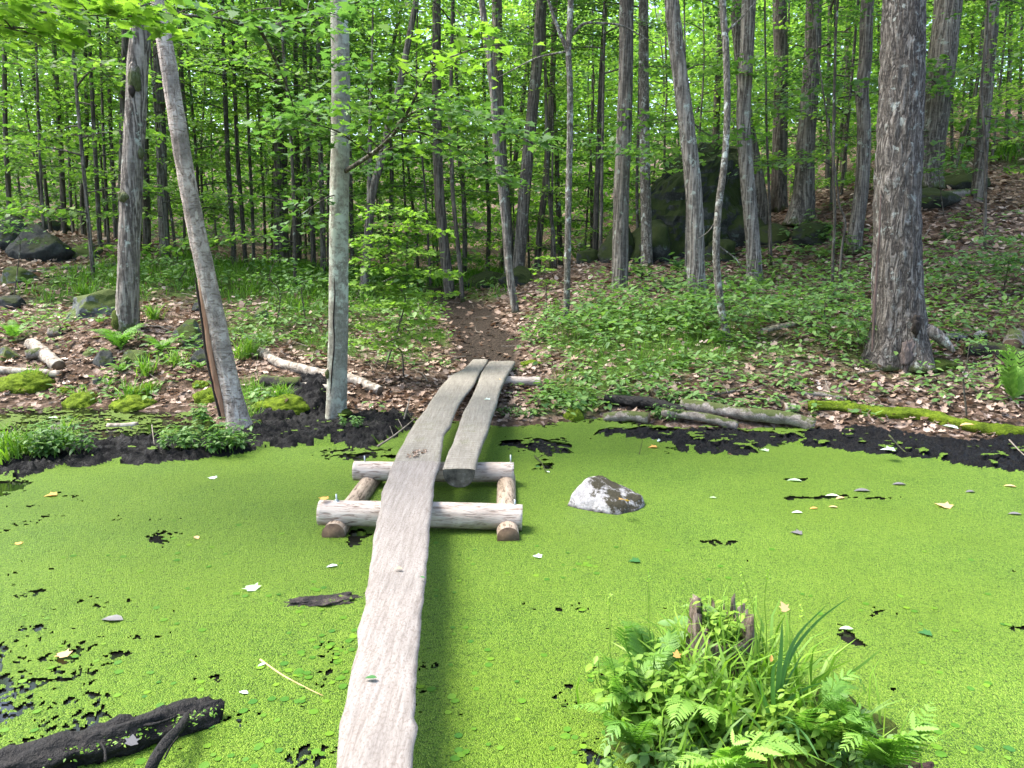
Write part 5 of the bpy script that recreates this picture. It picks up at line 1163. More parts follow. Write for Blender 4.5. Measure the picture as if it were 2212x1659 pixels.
# low saplings with bright layered leaves
def sapling(label, base, tiers, lsz=.085, leafm=None, seed=0, r=.012, tpl=MAPLE, name='maple_sapling'):
    """base px on the ground; tiers: (px,py centre of spray, half-width px, leaves)"""
    g = on(*base); root = thing(name, g, label, 'sapling', 'saplings under the trees'); y = g.y; rg = random.Random(seed)
    top = min(t[1] for t in tiers); stem = [(base[0], base[1])] + [(base[0] + (t[0] - base[0]) * .45, t[1]) for t in sorted(tiers, key=lambda q: -q[1])]
    q = [P(a, b, y) - g for a, b in stem]; q[0] = Vector((0, 0, -.03)); mb = MB()
    tube_into(mb, q, [r * (1 - .75 * i / max(1, len(q) - 1)) for i in range(len(q))], seg=7, n=len(q) * 5, amp=.1)
    obj('stem', mb.mesh('stem', [BT], True), root)
    for i, (px, py, hw, nl) in enumerate(tiers):
        s = P(base[0] + (px - base[0]) * .45, py + 6, y) - g
        for sg in (-1, 1):
            e = P(px + sg * hw, py + rg.uniform(-2, 10), y - rg.uniform(.1, .55)) - g
            m = (s + e) / 2 + Vector((0, -.1, .05))
            spray(root, [s, m, e], r * .4, max(8, int(nl * .7)), lsz * .82, leafm or LF, BT, hw * m_px(py, y) * .8, .45, seed * 10 + i * 2 + sg, tpl=tpl, twigs=6, vspread=.03)
    return root
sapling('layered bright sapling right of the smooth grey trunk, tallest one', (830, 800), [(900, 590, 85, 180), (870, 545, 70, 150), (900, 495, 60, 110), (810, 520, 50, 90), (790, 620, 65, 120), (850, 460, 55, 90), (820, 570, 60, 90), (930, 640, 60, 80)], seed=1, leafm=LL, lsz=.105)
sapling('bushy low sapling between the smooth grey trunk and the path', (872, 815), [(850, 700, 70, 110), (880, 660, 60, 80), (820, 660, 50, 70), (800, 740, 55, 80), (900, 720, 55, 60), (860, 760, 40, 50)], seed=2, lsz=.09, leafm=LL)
sapling('small sapling spreading before the left side of the smooth grey trunk', (660, 690), [(675, 605, 50, 70), (640, 620, 35, 40)], seed=3)
sapling('small sapling left of the smooth grey trunk with upturned tips', (600, 690), [(590, 560, 40, 36), (560, 600, 30, 36), (610, 630, 34, 36)], seed=13, lsz=.07)
sapling('sapling with a crooked stem between the two left trunks', (378, 618), [(400, 562, 55, 80), (350, 570, 36, 50), (430, 575, 40, 46)], seed=4)
sapling('low seedling tree with three leaf tiers left of the ridged trunk', (30, 640), [(40, 480, 40, 50), (20, 500, 44, 60), (60, 520, 34, 30)], seed=5, leafm=M['leaf'])
sapling('tiny sapling on the left bank behind the dead trunk', (545, 760), [(548, 722, 30, 40), (570, 738, 24, 24)], seed=6, lsz=.06)
sapling('sapling leaning out from behind the thickest trunk on its right', (2075, 640), [(2110, 565, 70, 90), (2050, 600, 48, 50), (2160, 585, 55, 80)], seed=7)
sapling('leafy sapling on the slope above the right picture edge', (2165, 640), [(2175, 520, 50, 60), (2140, 550, 44, 44), (2195, 560, 40, 44)], seed=8)
sapling('bright fan of leaves right behind the thickest trunk', (2040, 470), [(2045, 368, 50, 80), (2015, 375, 26, 30)], seed=9, lsz=.10)
sapling('pale green sapling in the herbs left of the thickest trunk', (1790, 740), [(1800, 640, 50, 70), (1770, 665, 40, 50), (1830, 620, 34, 36)], seed=10)
sapling('bushy sapling at the left foot of the thickest trunk', (1850, 770), [(1850, 700, 40, 60), (1830, 670, 40, 50), (1862, 735, 30, 40)], seed=11)
sapling('sapling with a bright flat top over the thin curving trunk foot', (1610, 730), [(1600, 650, 66, 90), (1640, 680, 50, 56), (1570, 690, 40, 44)], seed=12)
sapling('dark-stemmed seedling tree at the right edge above the mossy log', (2090, 905), [(2085, 790, 26, 24), (2100, 740, 24, 20), (2070, 820, 24, 18)], seed=14, lsz=.06)
sapling('lime sapling before the ledge foot left of the ridged trunk', (1660, 560), [(1640, 345, 40, 60), (1660, 360, 34, 50)], seed=15, lsz=.1, leafm=LL)
sapling('upright thin sapling beside the path on its right', (1180, 690), [(1170, 585, 24, 30), (1190, 560, 24, 30), (1178, 610, 20, 26)], seed=16, leafm=LL)

# ------------------------------------------------------------------ ground cover
def region_pts(regs, seed):
    rg = np.random.default_rng(seed); out = []
    for px, py, rx, ry, n, h0, h1 in regs:
        c = on(px, py); a = rg.normal(0, 1, (n, 2)) * np.array([rx, ry]) * .6
        x = c.x + a[:, 0]; y = c.y + a[:, 1]; out.append(np.stack([x, y, h0 + (h1 - h0) * rg.random(n) ** 1.5], -1))
    o = np.concatenate(out); keepout = np.array([tuple(on(a_, b_))[:2] for a_, b_ in [(1350, 890), (1400, 895), (1450, 905), (1500, 908), (1550, 915), (1600, 920), (1660, 930), (1720, 935), (1350, 915), (1140, 822), (1165, 825), (1110, 822)]])
    onpath = path_mask(o[:, 0], o[:, 1]) > .12
    far_ = ~onpath & (np.min(np.hypot(o[:, None, 0] - keepout[None, :, 0], o[:, None, 1] - keepout[None, :, 1]), 1) > .24)
    ok = far_ & (o[:, 1] > shore_y(o[:, 0]) + .02) & (mud_at(o[:, 0], o[:, 1]) < .03); return o[ok]
seed_regs = [(1290, 710, 1.2, 1.3, 260, .08, .5), (1400, 700, 1.8, 1.5, 460, .1, .6), (1500, 700, 1.6, 1.2, 360, .1, .6), (1650, 680, 1.8, 1.6, 420, .1, .6), (1780, 660, 1.6, 1.6, 300, .1, .6), (1830, 740, .9, .9, 180, .1, .5),
             (1300, 800, 1.8, .9, 300, .05, .25), (1450, 820, 1.6, .9, 330, .05, .25), (1650, 800, 1.8, .8, 300, .05, .3), (1280, 860, .9, .5, 200, .03, .2), (1210, 880, .45, .35, 170, .03, .18), (1440, 880, .8, .25, 160, .05, .25),
             (1550, 880, .9, .3, 120, .03, .2), (1700, 860, 1.6, .6, 200, .03, .22), (1950, 860, 1.4, .5, 140, .03, .22), (2120, 830, 1., .7, 120, .05, .3), (2100, 640, 1.7, 1.4, 330, .1, .6), (2150, 720, 1.2, .9, 200, .1, .5),
             (2000, 740, .9, .7, 110, .05, .4), (860, 700, 1.0, 1.2, 200, .1, .6), (820, 780, .9, .7, 120, .05, .35), (900, 790, .5, .4, 50, .05, .25), (1160, 720, .4, .6, 50, .05, .3), (650, 700, 1.2, 1.2, 160, .05, .3),
             (560, 760, .9, .9, 120, .05, .25), (480, 740, .7, .9, 90, .05, .2), (600, 880, .7, .35, 150, .04, .2), (740, 915, .35, .1, 50, .04, .14), (240, 860, .8, .35, 110, .03, .15), (330, 780, .9, .5, 110, .04, .2),
             (120, 700, 1.2, .9, 100, .04, .25), (300, 620, 1.6, 1.2, 150, .05, .35), (700, 620, 2.4, 2., 240, .1, .6), (1000, 630, 1.5, 1.5, 80, .1, .4), (1430, 620, 1.6, 1.4, 160, .1, .5), (1750, 570, 2., 2., 200, .1, .5), (1950, 560, 2., 1.6, 160, .1, .5),
             ]
sp = region_pts([(a_, b_, c_, d_, int(n_ * (.5 if b_ < 760 else .19)), h_, i_) for a_, b_, c_, d_, n_, h_, i_ in seed_regs], 5); rg = np.random.default_rng(6); mb = MB(); n = len(sp)
gz = height(sp[:, 0], sp[:, 1])
for j in range(6):
    a = rg.random(n) * .6 + j * 6.283 / 6; r = (.025 + .05 * rg.random(n)) * (1 + sp[:, 2])
    pos = np.stack([sp[:, 0] + np.cos(a) * r, sp[:, 1] + np.sin(a) * r, gz + sp[:, 2] * (1 - .18 * (j % 3)) + .02], -1)
    sc = (.05 + .065 * rg.random(n)) * (1 + .7 * sp[:, 2]) * np.where(sp[:, 1] > 16, 1.5, 1)
    tt = np.clip(rg.normal(.45, .22, n) + .15 * (fbm2(sp[:, 0], sp[:, 1], 2, 3) - .5), 0, 1)
    scatter(mb, OVATE if True else FAR5, pos, rotmats(a - np.pi / 2, rg.normal(-.1, .28, n), rg.normal(0, .25, n)), sc, tt, 0)
obj('seedlings', mb.mesh('seedlings', [M['herb']]), kind='stuff', label='low leafy green seedlings covering the banks', cat='seedlings')

BLADE = (np.array([(-.02, 0, 0), (.02, 0, 0), (.018, .1, .42), (-.018, .1, .42), (.012, .33, .78), (-.012, .33, .78), (0, .68, .95)]), [np.array([(0, 1, 2, 3), (3, 2, 4, 5)]), np.array([(5, 4, 6)])])
def grass_at(x, y, z, n_each, h0, h1, seed, spread=.07, wide=1.):
    rg = np.random.default_rng(seed); n = len(x) * n_each
    X_ = np.repeat(x, n_each) + rg.normal(0, spread, n); Y_ = np.repeat(y, n_each) + rg.normal(0, spread, n)
    Zb = np.repeat(z, n_each) if z is not None else height(X_, Y_)
    return np.stack([X_, Y_, Zb], -1), rotmats(rg.random(n) * 6.283, rg.normal(0, .22, n), rg.normal(0, .2, n)), h0 + (h1 - h0) * rg.random(n)
def wideblade(w): v = BLADE[0].copy(); v[:, 0] *= w; return (v, BLADE[1])
mb = MB(); rg = np.random.default_rng(8)
for (y0, y1, dens, per, h0, h1, w) in ((8.4, 14, 34, 8, .08, .22, 1.), (14, 20, 16, 9, .12, .3, 1.6), (20, 30, 9, 10, .18, .42, 2.6)):
    n = int((y1 - y0) * (1.5 * (y0 + y1) / 2) * dens); y = rg.uniform(y0, y1, n); x = (rg.random(n) * 2 - 1) * (.76 * y + .5)
    g = green(x, y) * (1 - path_mask(x, y)); ok = (g > .52 + .4 * rg.random(n)) & (y > shore_y(x) + .1) & (mud_at(x, y) < .02)
    p, rm, s = grass_at(x[ok], y[ok], None, per, h0, h1, 9, w * .07)
    scatter(mb, wideblade(w), p, rm, s, np.clip(rg.normal(.45, .25, len(p)), 0, 1), 0)
obj('grass', mb.mesh('grass', [M['grass']]), kind='stuff', label='thin green grass growing through the leaf litter', cat='grass')

# leaf litter
mb = MB(); rg = np.random.default_rng(12)
for (y0, y1, dens, s) in ((7.3, 10.5, 190, .092), (10.5, 14, 120, .10), (14, 19, 60, .12), (19, 27, 26, .15)):
    n = int((y1 - y0) * (1.56 * (y0 + y1) / 2 + 1) * dens); y = rg.uniform(y0, y1, n); x = (rg.random(n) * 2 - 1) * (.78 * y + .5)
    g = green(x, y); pm = path_mask(x, y); dsh = y - shore_y(x)
    ok = (rg.random(n) > np.clip(g * .75, 0, .85)) & (rg.random(n) > pm * .72) & (dsh > .10 + .12 * rg.random(n)) & ((mud_at(x, y) < .012) | (rg.random(n) < .045))
    x, y = x[ok], y[ok]; z = height(x, y) + mud_at(x, y) * .9 + .008 + .03 * rg.random(len(x)) - .05 * path_mask(x, y); m = len(x)
    sc_l = s * (.6 + .55 * rg.random(m))
    scatter(mb, DRY if y0 < 14 else FAR5, np.stack([x, y, z], -1), rotmats(rg.random(m) * 6.283, rg.normal(0, .38, m), rg.normal(0, .38, m)), sc_l, np.clip(rg.normal(.55, .24, m) - .25 * path_mask(x, y), 0, 1), 0)
obj('leaf_litter', mb.mesh('leaf_litter', [M['dry']]), kind='stuff', label='dry pinkish-brown fallen leaves carpeting the banks', cat='leaf litter')

# twigs lying about
mb = MB(); rg = np.random.default_rng(14)
for i in range(420):
    y = rg.uniform(8.6, 19); x = (rg.random() * 2 - 1) * (.74 * y); 
    if y < shore_y(np.array([x]))[0] + .2: continue
    z = hz(x, y); L = rg.uniform(.12, .6); a = rg.random() * 6.28; r = rg.uniform(.003, .009)
    p0 = np.array([x, y, z + .03]); p2 = p0 + [math.cos(a) * L, math.sin(a) * L, 0]; p2[2] = hz(p2[0], p2[1]) + rg.uniform(.02, .1); p1 = (p0 + p2) / 2 + rg.normal(0, .05 * L, 3)
    tube_into(mb, [p0, p1, p2], [r, r * .8, r * .4], seg=5, n=5, caps=False)
obj('twig_litter', mb.mesh('twig_litter', [M['twig']]), kind='stuff', label='thin dead twigs scattered over the leaf litter', cat='twigs')
# ------------------------------------------------------------------ ferns
def pinna_tpl(teeth=6):
    o = [(0, 0)]
    for i in range(teeth):
        t = (i + .25) / teeth; w = .15 * math.sin(math.pi * min(1, .18 + .82 * t)) + .015; o += [(w, t), (w * .45, t + .55 / teeth)]
    o.append((0, 1.0)); o += [(-x, y) for x, y in o[-2:0:-1]]
    return (np.array([(x, y, .04 * math.sin(y * 3) + abs(x) * .3) for x, y in o]), [np.arange(len(o))[None]])
PIN = pinna_tpl(7); PIN_LO = pinna_tpl(3)
def frond_mesh(pts, L_p, n=22, mat=None, seed=0, tpl=PIN, r=.0025, tint=.5, twist=0.):
    """pts: rachis control points; L_p: longest pinna"""
    rg = np.random.default_rng(seed); mb = MB(); c = catmull(pts, n * 2)
    tube_into(mb, list(c), list(r * (1 - .8 * np.linspace(0, 1, len(c)))), 0, seg=5, resample=False, caps=False, tint=.6)
    T = np.gradient(c, axis=0); T /= np.linalg.norm(T, axis=1)[:, None]
    for sg in (-1, 1):
        u = np.linspace(.14, .985, n); i = (u * (len(c) - 1)).astype(int); t = T[i]; p = c[i]
        ref = np.array([math.sin(twist), 0, math.cos(twist)])
        side = np.cross(t, np.broadcast_to(ref, t.shape)); side /= np.maximum(np.linalg.norm(side, axis=1), 1e-6)[:, None]; nrm = np.cross(side, t)
        ang = .95 - .25 * u; d = side * (sg * np.sin(ang))[:, None] + t * np.cos(ang)[:, None] - nrm * (.15 + .1 * rg.random(n))[:, None]
        d /= np.linalg.norm(d, axis=1)[:, None]; xax = np.cross(d, nrm); xax /= np.linalg.norm(xax, axis=1)[:, None]; zax = np.cross(xax, d)
        rm = np.stack([xax, d, zax], -1)
        L = L_p * np.clip(np.sin(np.pi * (u * .8 + .2) ** .9) * 1.05, .04, 1) * (.92 + .16 * rg.random(n))
        scatter(mb, tpl, p, rm, L, np.clip(tint + rg.normal(0, .12, n), 0, 1), 0)
    return mb.mesh('frond', [mat])
FR_D = [frond_mesh([(0, 0, 0), (0, .12, .2), (0, .32, .33), (0, .55, .32)], .13, 16, M['fern'], s, PIN_LO, .003, .45) for s in range(3)]
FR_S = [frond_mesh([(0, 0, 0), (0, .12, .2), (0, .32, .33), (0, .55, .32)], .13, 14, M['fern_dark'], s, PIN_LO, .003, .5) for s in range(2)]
def fern_clump(label, px, py, wpx, n, seed, shade=False, cat='fern'):
    g = on(px, py); root = thing('fern', g, label, cat, 'ferns on the banks'); rg = random.Random(seed); s0 = wpx * m_px(py, g.y) / 1.1
    for i in range(n):
        o = obj('frond', rg.choice(FR_S if shade else FR_D), root); s = s0 * rg.uniform(.75, 1.1); o.scale = (s, s, s)
        o.rotation_euler = (rg.uniform(-.25, .15), rg.uniform(-.15, .15), i * 6.283 / n + rg.uniform(-.35, .35))
    return root
for q in [('big soft green fern at the mossy foot of the ridged left trunk', 262, 760, 150, 11, 1), ('fern right of the trunk foot, in front of the mossy rock', 350, 762, 110, 9, 2), ('fern over the pointed dark rock left of the dead trunk', 412, 748, 70, 7, 3),
          ('small fern against the left side of the dead trunk', 432, 800, 60, 6, 4), ('fern below the big one, above the pool mounds', 262, 808, 80, 7, 5), ('fern at the far left edge over the leaf litter', 30, 735, 120, 8, 6), ('small fern left below the large boulder', 215, 700, 60, 6, 7),
          ('small bright fern left above the grassy moss mound', 235, 838, 56, 6, 8), ('dark fern left under the fallen curved branch', 60, 618, 60, 6, 9),
          ('fern among seedlings left of the thin curving trunk', 1465, 715, 90, 8, 10), ('light fern at the foot of the thin curving trunk', 1545, 745, 80, 7, 11), ('fern at the foot of the pale ridged trunk', 1652, 618, 46, 6, 12), ('fern on the slope right of the mossy-footed trunk', 1770, 560, 60, 6, 13),
          ('fern in the seedlings right of the path', 1330, 700, 70, 7, 14)]: fern_clump(*q)
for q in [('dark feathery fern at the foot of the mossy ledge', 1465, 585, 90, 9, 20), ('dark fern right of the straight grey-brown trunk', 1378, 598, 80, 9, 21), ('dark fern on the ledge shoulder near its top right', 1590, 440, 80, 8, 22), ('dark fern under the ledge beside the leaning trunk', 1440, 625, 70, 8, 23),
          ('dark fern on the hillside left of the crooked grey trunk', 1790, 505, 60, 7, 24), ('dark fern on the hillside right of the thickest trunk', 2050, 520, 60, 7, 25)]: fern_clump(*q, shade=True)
# the bright leaning fern at the right edge
g = on(2190, 870); fr = thing('fern', g, 'large bright fern leaning in from the right picture edge', 'fern', 'ferns on the banks')
for i, (tip, hgt) in enumerate([((2110, 760), .55), ((2118, 800), .4), ((2150, 745), .6), ((2215, 760), .5), ((2130, 850), .25), ((2240, 800), .4), ((2180, 800), .45)]):
    e = P(tip[0], tip[1], g.y - .25 + .1 * i) - g; m = Vector((e.x * .35, e.y * .4, max(e.z, .2) * .85 + .08))
    obj('frond', frond_mesh([(0, 0, 0), tuple(m * .6), tuple(m), tuple(e)], .13, 18, M['fern'], 30 + i, PIN, .003, .75), fr)

# tufts of grass and herbs along the shore
def tuft(label, px, py, n, h, seed, mat='grass_lime', name='grass_tuft', z=None, spread=.06, wide=1.3, cat='grass tuft', group='grass tufts by the shore', lean=.28, tint=.5):
    c = on(px, py) if z is None else Pz(px, py, z); rg = np.random.default_rng(seed); mb = MB()
    p = np.stack([rg.normal(0, spread, n), rg.normal(0, spread, n), np.zeros(n) - .01], -1)
    scatter(mb, wideblade(wide), p, rotmats(rg.random(n) * 6.283, rg.normal(0, lean, n), rg.normal(0, lean, n)), h * (.45 + .65 * rg.random(n)), np.clip(rg.normal(tint, .22, n), 0, 1), 0)
    return obj(name, mb.mesh(name, [M[mat]]), None, c, label, cat, group)
for i, q in enumerate([('long-bladed grass drooping over the left pool mound', 285, 862, 90, .28), ('grass on top of the bright round moss cushion', 170, 860, 40, .24), ('grass right beside the upper moss cushion', 325, 850, 60, .22), ('broad grass below the mossy rock on the left bank', 318, 812, 70, .3),
        ('grass drooping from the grassy mound at the left edge', 70, 828, 110, .26), ('grass growing above the mossy bank beside the mud heap', 610, 868, 160, .24), ('grass left of the hollow rotten log', 555, 850, 70, .2), ('grass tuft left of the long bent log end', 540, 770, 90, .32),
        ('grass tuft above the long bent log', 570, 740, 80, .28), ('fresh grass in leaves right of the ridged trunk', 330, 690, 80, .3), ('grass tuft on the bank above the large boulder', 180, 640, 120, .3), ('grass tuft right of the mossy rock group', 380, 790, 70, .26),
        ('grass tuft beside the dead trunk foot', 545, 905, 50, .2), ('dry grass hanging over the bank behind the dead trunk', 525, 775, 90, .3)]): tuft(*q, 40 + i)
def herb(label, px, py, n, h, rad, lsz, seed, z=None, mat='herb', name='herb_clump', cat='leafy herb', group='leafy herbs by the pond', tint=.55, nl=9, y=None):
    """n leafy stems with paired pointed leaves"""
    c = (on(px, py) if z is None else (Pz(px, py, z))); rg = np.random.default_rng(seed)
    root = thing(name, c, label, cat, group)
    st = MB(); lf = MB()
    for i in range(n):
        a, r = rg.random() * 6.283, rad * rg.random() ** .6; b = np.array([math.cos(a) * r, math.sin(a) * r * .7, -.01]); hh = h * rg.uniform(.5, 1.1)
        ln = np.array([rg.normal(0, .25), rg.normal(0, .25), 0]) * hh; e = b + ln + [0, 0, hh]
        tube_into(st, [b, (b + e) / 2 + ln * .2, e], [.0026, .0022, .0012], seg=5, n=4, caps=False, tint=.4)
        u = np.repeat(np.linspace(.3, 1, max(2, nl // 2)), 2); k_ = len(u); ya = (np.arange(k_) % 2) * np.pi + (np.arange(k_) // 2) * 1.571 + rg.random() + rg.normal(0, .25, k_)
        pos = b + (e - b) * u[:, None]
        scatter(lf, OVATE, pos, rotmats(ya, rg.normal(-.25, .2, k_), rg.normal(0, .2, k_)), lsz * (1.15 - .5 * np.abs(u - .6)) * rg.uniform(.7, 1.15, k_), np.clip(rg.normal(tint, .18, k_) + .1 * u, 0, 1), 0)
    obj('stems', st.mesh('stems', [M['grass']]), root); obj('leaves', lf.mesh('leaves', [M[mat]]), root)
    return root
herb('leafy green herbs with pointed leaves on the left mud spit', 110, 975, 46, .30, .38, .075, 1, z=.08)
herb('low pointed herbs at the near end of the left mud spit clump', 95, 985, 16, .2, .15, .07, 2, z=.05)
tuft('upright bright grass at the left edge of the mud spit herbs', 30, 985, 130, .34, 71, z=.05, spread=.13)
tuft('upright bright grass right behind the mud spit herbs', 125, 965, 90, .32, 72, z=.08, spread=.08)
herb('pale green herbs sprawling left of the mossy stump at the dead trunk', 385, 965, 26, .22, .2, .065, 3, z=.08)
herb('green herbs around the foot of the leaning dead trunk', 470, 970, 44, .30, .26, .075, 4, z=.05)
herb('small bright herbs right in front of the dead trunk foot', 520, 965, 12, .14, .12, .065, 5, z=.03)
herb('herbs topping the rotten mossy stump', 436, 905, 16, .16, .10, .06, 6, z=.34, tint=.7)
herb('small fresh herbs on the mud left of the smooth grey trunk', 760, 918, 12, .10, .12, .05, 7, z=.1)
herb('dark glossy herbs growing between the right shore logs', 1445, 905, 34, .16, .22, .055, 8, tint=.3)
herb('small-leaved herbs under the right edge of the far planks', 1120, 895, 60, .10, .28, .04, 9, z=.06, tint=.45)
herb('star-shaped tall herb above the right shore', 1348, 870, 5, .30, .04, .11, 10, nl=6)
herb('tall herb with drooping leaf left of the charred log', 1265, 868, 4, .28, .04, .11, 11, nl=6)
herb('single upright herb beside the small sawn log stub', 1705, 905, 3, .26, .02, .09, 12, nl=6)
herb('yellowing herb right of the small sawn log stub', 1755, 905, 3, .14, .03, .07, 13, nl=5, tint=.9)

# ------------------------------------------------------------------ overgrown stump in the right foreground
ic = Vector((1.02, 2.93, 0))
bm = bmesh.new(); bmesh.ops.create_icosphere(bm, subdivisions=5, radius=1)
V = np.array([v.co[:] for v in bm.verts]); F = np.array([[v.index for v in f.verts] for f in bm.faces]); bm.free()
V = V * (1 + .45 * (fbm3(V[:, 0] * 2, V[:, 1] * 2, V[:, 2] * 2, 4, 3) - .5))[:, None] * np.array([.62, .42, .13])
obj('soil_hummock', mesh_np('soil_hummock', V, [F], M['moss_dark'], True), None, ic, 'dark soil hummock under the ferns around the rotten stump', 'hummock')
sb = Pz(1556, 1520, .0) ; sb = Vector((sb.x, 3.22, .02))
th = np.linspace(0, 2 * np.pi, 120, endpoint=False); nz_ = 26
prof = .70 + .5 * (fbm2(th * 2.2, th * 0, 3, 41) - .5) + .45 * (vn2(th * 17, th * 0, 43) - .5) ; prof = np.where((th > .2) & (th < 1.0), prof + .12, prof); prof = np.where((th > 4.1) & (th < 4.9), prof - .28, prof)
def ringv(scale, top):
    t = np.linspace(0, 1, nz_)[:, None]; rr = scale * (.145 - .012 * t) * (1 + .16 * (vn3(np.cos(th) * 6, np.sin(th) * 6, t * 1.5, 5) - .5) * 2 + .1 * (vn3(np.cos(th) * 16, np.sin(th) * 16, t * 2, 6) - .5)) + .05 * np.exp(-t * 6)
    z = t * np.clip(prof, .66, 1.02)[None] * .47 * top
    return np.stack([rr * np.cos(th), rr * np.sin(th), z + 0 * rr], -1).reshape(-1, 3)
Vo = ringv(1, 1); Vi = ringv(.72, .97); m = len(th)
i = np.arange(nz_ - 1)[:, None] * m; j = np.arange(m)[None]; j2 = (j + 1) % m
Qo = np.stack([i + j, i + j2, i + m + j2, i + m + j], -1).reshape(-1, 4); Qi = Qo[:, ::-1] + len(Vo)
a = (nz_ - 1) * m + j[0]; b = (nz_ - 1) * m + j2[0]; Qt = np.stack([a, b, b + len(Vo), a + len(Vo)], -1)
k = NT('rotten_stump_wood'); v = k.coord((1, 1, .1)); n = k.noise(v, 60, 5, .7); n2 = k.noise(k.coord(), 7, 3)
c = k.ramp(n, [(.32, (.016, .011, .008)), (.48, (.11, .082, .06)), (.66, (.25, .205, .165))]); c = k.mix(k.ramp(n2, [(.55, 0.), (.7, .6)]), c, (.26, .235, .205)); k.col(c); k.rough(.9); k.bump(n, 1., .01)
obj('stump', mesh_np('stump', np.concatenate([Vo, Vi]), [Qo, Qi, Qt], k.m, False), None, sb, 'jagged rotten stump overgrown with grass and herbs, in the duckweed right of the plank', 'stump')

# foreground ferns
def near_fern(label, base, fronds, seed, tint=.65, Lp=.11, mat='fern', n=26):
    """base: (px,py,z); fronds: list of px control polylines with forward distance"""
    b = Pz(*base); root = thing('fern', b, label, 'fern', 'ferns around the stump')
    for i, (pts, lp, tw) in enumerate(fronds):
        q = [(0, 0, 0)] + [tuple(P(a, c_, y) - b) for a, c_, y in pts]
        obj('frond', frond_mesh(q, lp, n, M[mat], seed * 20 + i, PIN, .0022, tint + random.Random(seed + i).uniform(-.15, .2), tw), root)
    return root
near_fern('fern with arching bent fronds at the left of the rotten stump', (1400, 1560, .08), [([(1365, 1430, 2.95), (1348, 1370, 2.9), (1375, 1350, 2.85), (1400, 1400, 2.8)], .085, .2), ([(1340, 1480, 2.85), (1310, 1420, 2.8), (1278, 1400, 2.75)], .07, 0), ([(1420, 1440, 3.1), (1400, 1370, 3.15), (1365, 1345, 3.15), (1330, 1350, 3.1)], .075, 0),
     ([(1385, 1480, 3.0), (1420, 1420, 3.05), (1450, 1400, 3.05), (1470, 1430, 3.0)], .07, 0), ([(1350, 1500, 2.8), (1330, 1470, 2.7), (1350, 1440, 2.6)], .07, 0)], 1, .5)
near_fern('fern reaching left over the duckweed, lowest left of the stump clump', (1370, 1620, .06), [([(1320, 1545, 2.62), (1270, 1525, 2.6), (1215, 1532, 2.58)], .075, 0), ([(1330, 1560, 2.55), (1320, 1580, 2.45), (1310, 1610, 2.4)], .07, 0), ([(1350, 1560, 2.5), (1310, 1600, 2.4), (1285, 1650, 2.35)], .075, 0), ([(1400, 1560, 2.5), (1420, 1560, 2.4), (1430, 1600, 2.35)], .07, 0)], 2, .6)
near_fern('bright fern frond fanned toward the camera in the middle of the stump clump', (1540, 1600, .1), [([(1510, 1530, 2.85), (1480, 1512, 2.75), (1462, 1545, 2.62), (1455, 1590, 2.55)], .095, 0), ([(1540, 1540, 2.75), (1530, 1530, 2.65), (1545, 1570, 2.5)], .075, 0)], 3, .95)
near_fern('large pale fern spreading across the bottom edge below the stump', (1560, 1720, .08), [([(1600, 1640, 2.3), (1660, 1605, 2.3), (1720, 1610, 2.3), (1770, 1650, 2.28)], .12, 0), ([(1540, 1650, 2.3), (1500, 1640, 2.25), (1440, 1660, 2.2)], .11, 0), ([(1580, 1620, 2.35), (1610, 1590, 2.4), (1670, 1580, 2.4)], .09, 0), ([(1520, 1660, 2.25), (1560, 1640, 2.15), (1610, 1660, 2.1)], .11, 0)], 4, .85)
near_fern('upright fern with spread pinnae at the right end of the stump clump', (1900, 1660, .05), [([(1960, 1590, 2.45), (2000, 1545, 2.5), (2018, 1505, 2.55)], .125, 0), ([(1930, 1600, 2.4), (1985, 1590, 2.4), (2060, 1605, 2.35)], .10, 0), ([(1870, 1600, 2.4), (1850, 1590, 2.35), (1800, 1640, 2.25)], .10, 0), ([(1900, 1600, 2.45), (1880, 1570, 2.45), (1850, 1560, 2.4)], .08, 0)], 5, .85)
near_fern('curling fern between the blue-green blades and the upright right fern', (1840, 1620, .05), [([(1800, 1520, 2.7), (1815, 1470, 2.75), (1850, 1460, 2.75), (1885, 1520, 2.7)], .08, .2), ([(1830, 1520, 2.65), (1800, 1500, 2.6), (1770, 1520, 2.55)], .07, 0), ([(1860, 1550, 2.6), (1850, 1530, 2.6), (1830, 1560, 2.5)], .07, 0)], 6, .5)
near_fern('tall feathery fern fronds rising behind the left herbs of the stump clump', (1420, 1540, .06), [([(1400, 1440, 3.1), (1375, 1370, 3.15), (1330, 1330, 3.2)], .10, 0), ([(1430, 1430, 3.15), (1450, 1370, 3.2), (1440, 1340, 3.2)], .09, 0), ([(1380, 1470, 3.0), (1320, 1430, 3.0), (1270, 1440, 2.95)], .09, 0), ([(1400, 1500, 2.9), (1340, 1500, 2.8), (1290, 1540, 2.7)], .09, 0)], 7, .55)
near_fern('soft fern fronds bending over the duckweed at the right of the reed blades', (1760, 1600, .05), [([(1780, 1520, 2.8), (1820, 1480, 2.85), (1870, 1490, 2.85)], .09, 0), ([(1800, 1560, 2.6), (1850, 1550, 2.55), (1900, 1590, 2.5)], .09, 0), ([(1740, 1560, 2.6), (1760, 1530, 2.5), (1800, 1550, 2.4)], .09, 0)], 8, .6)
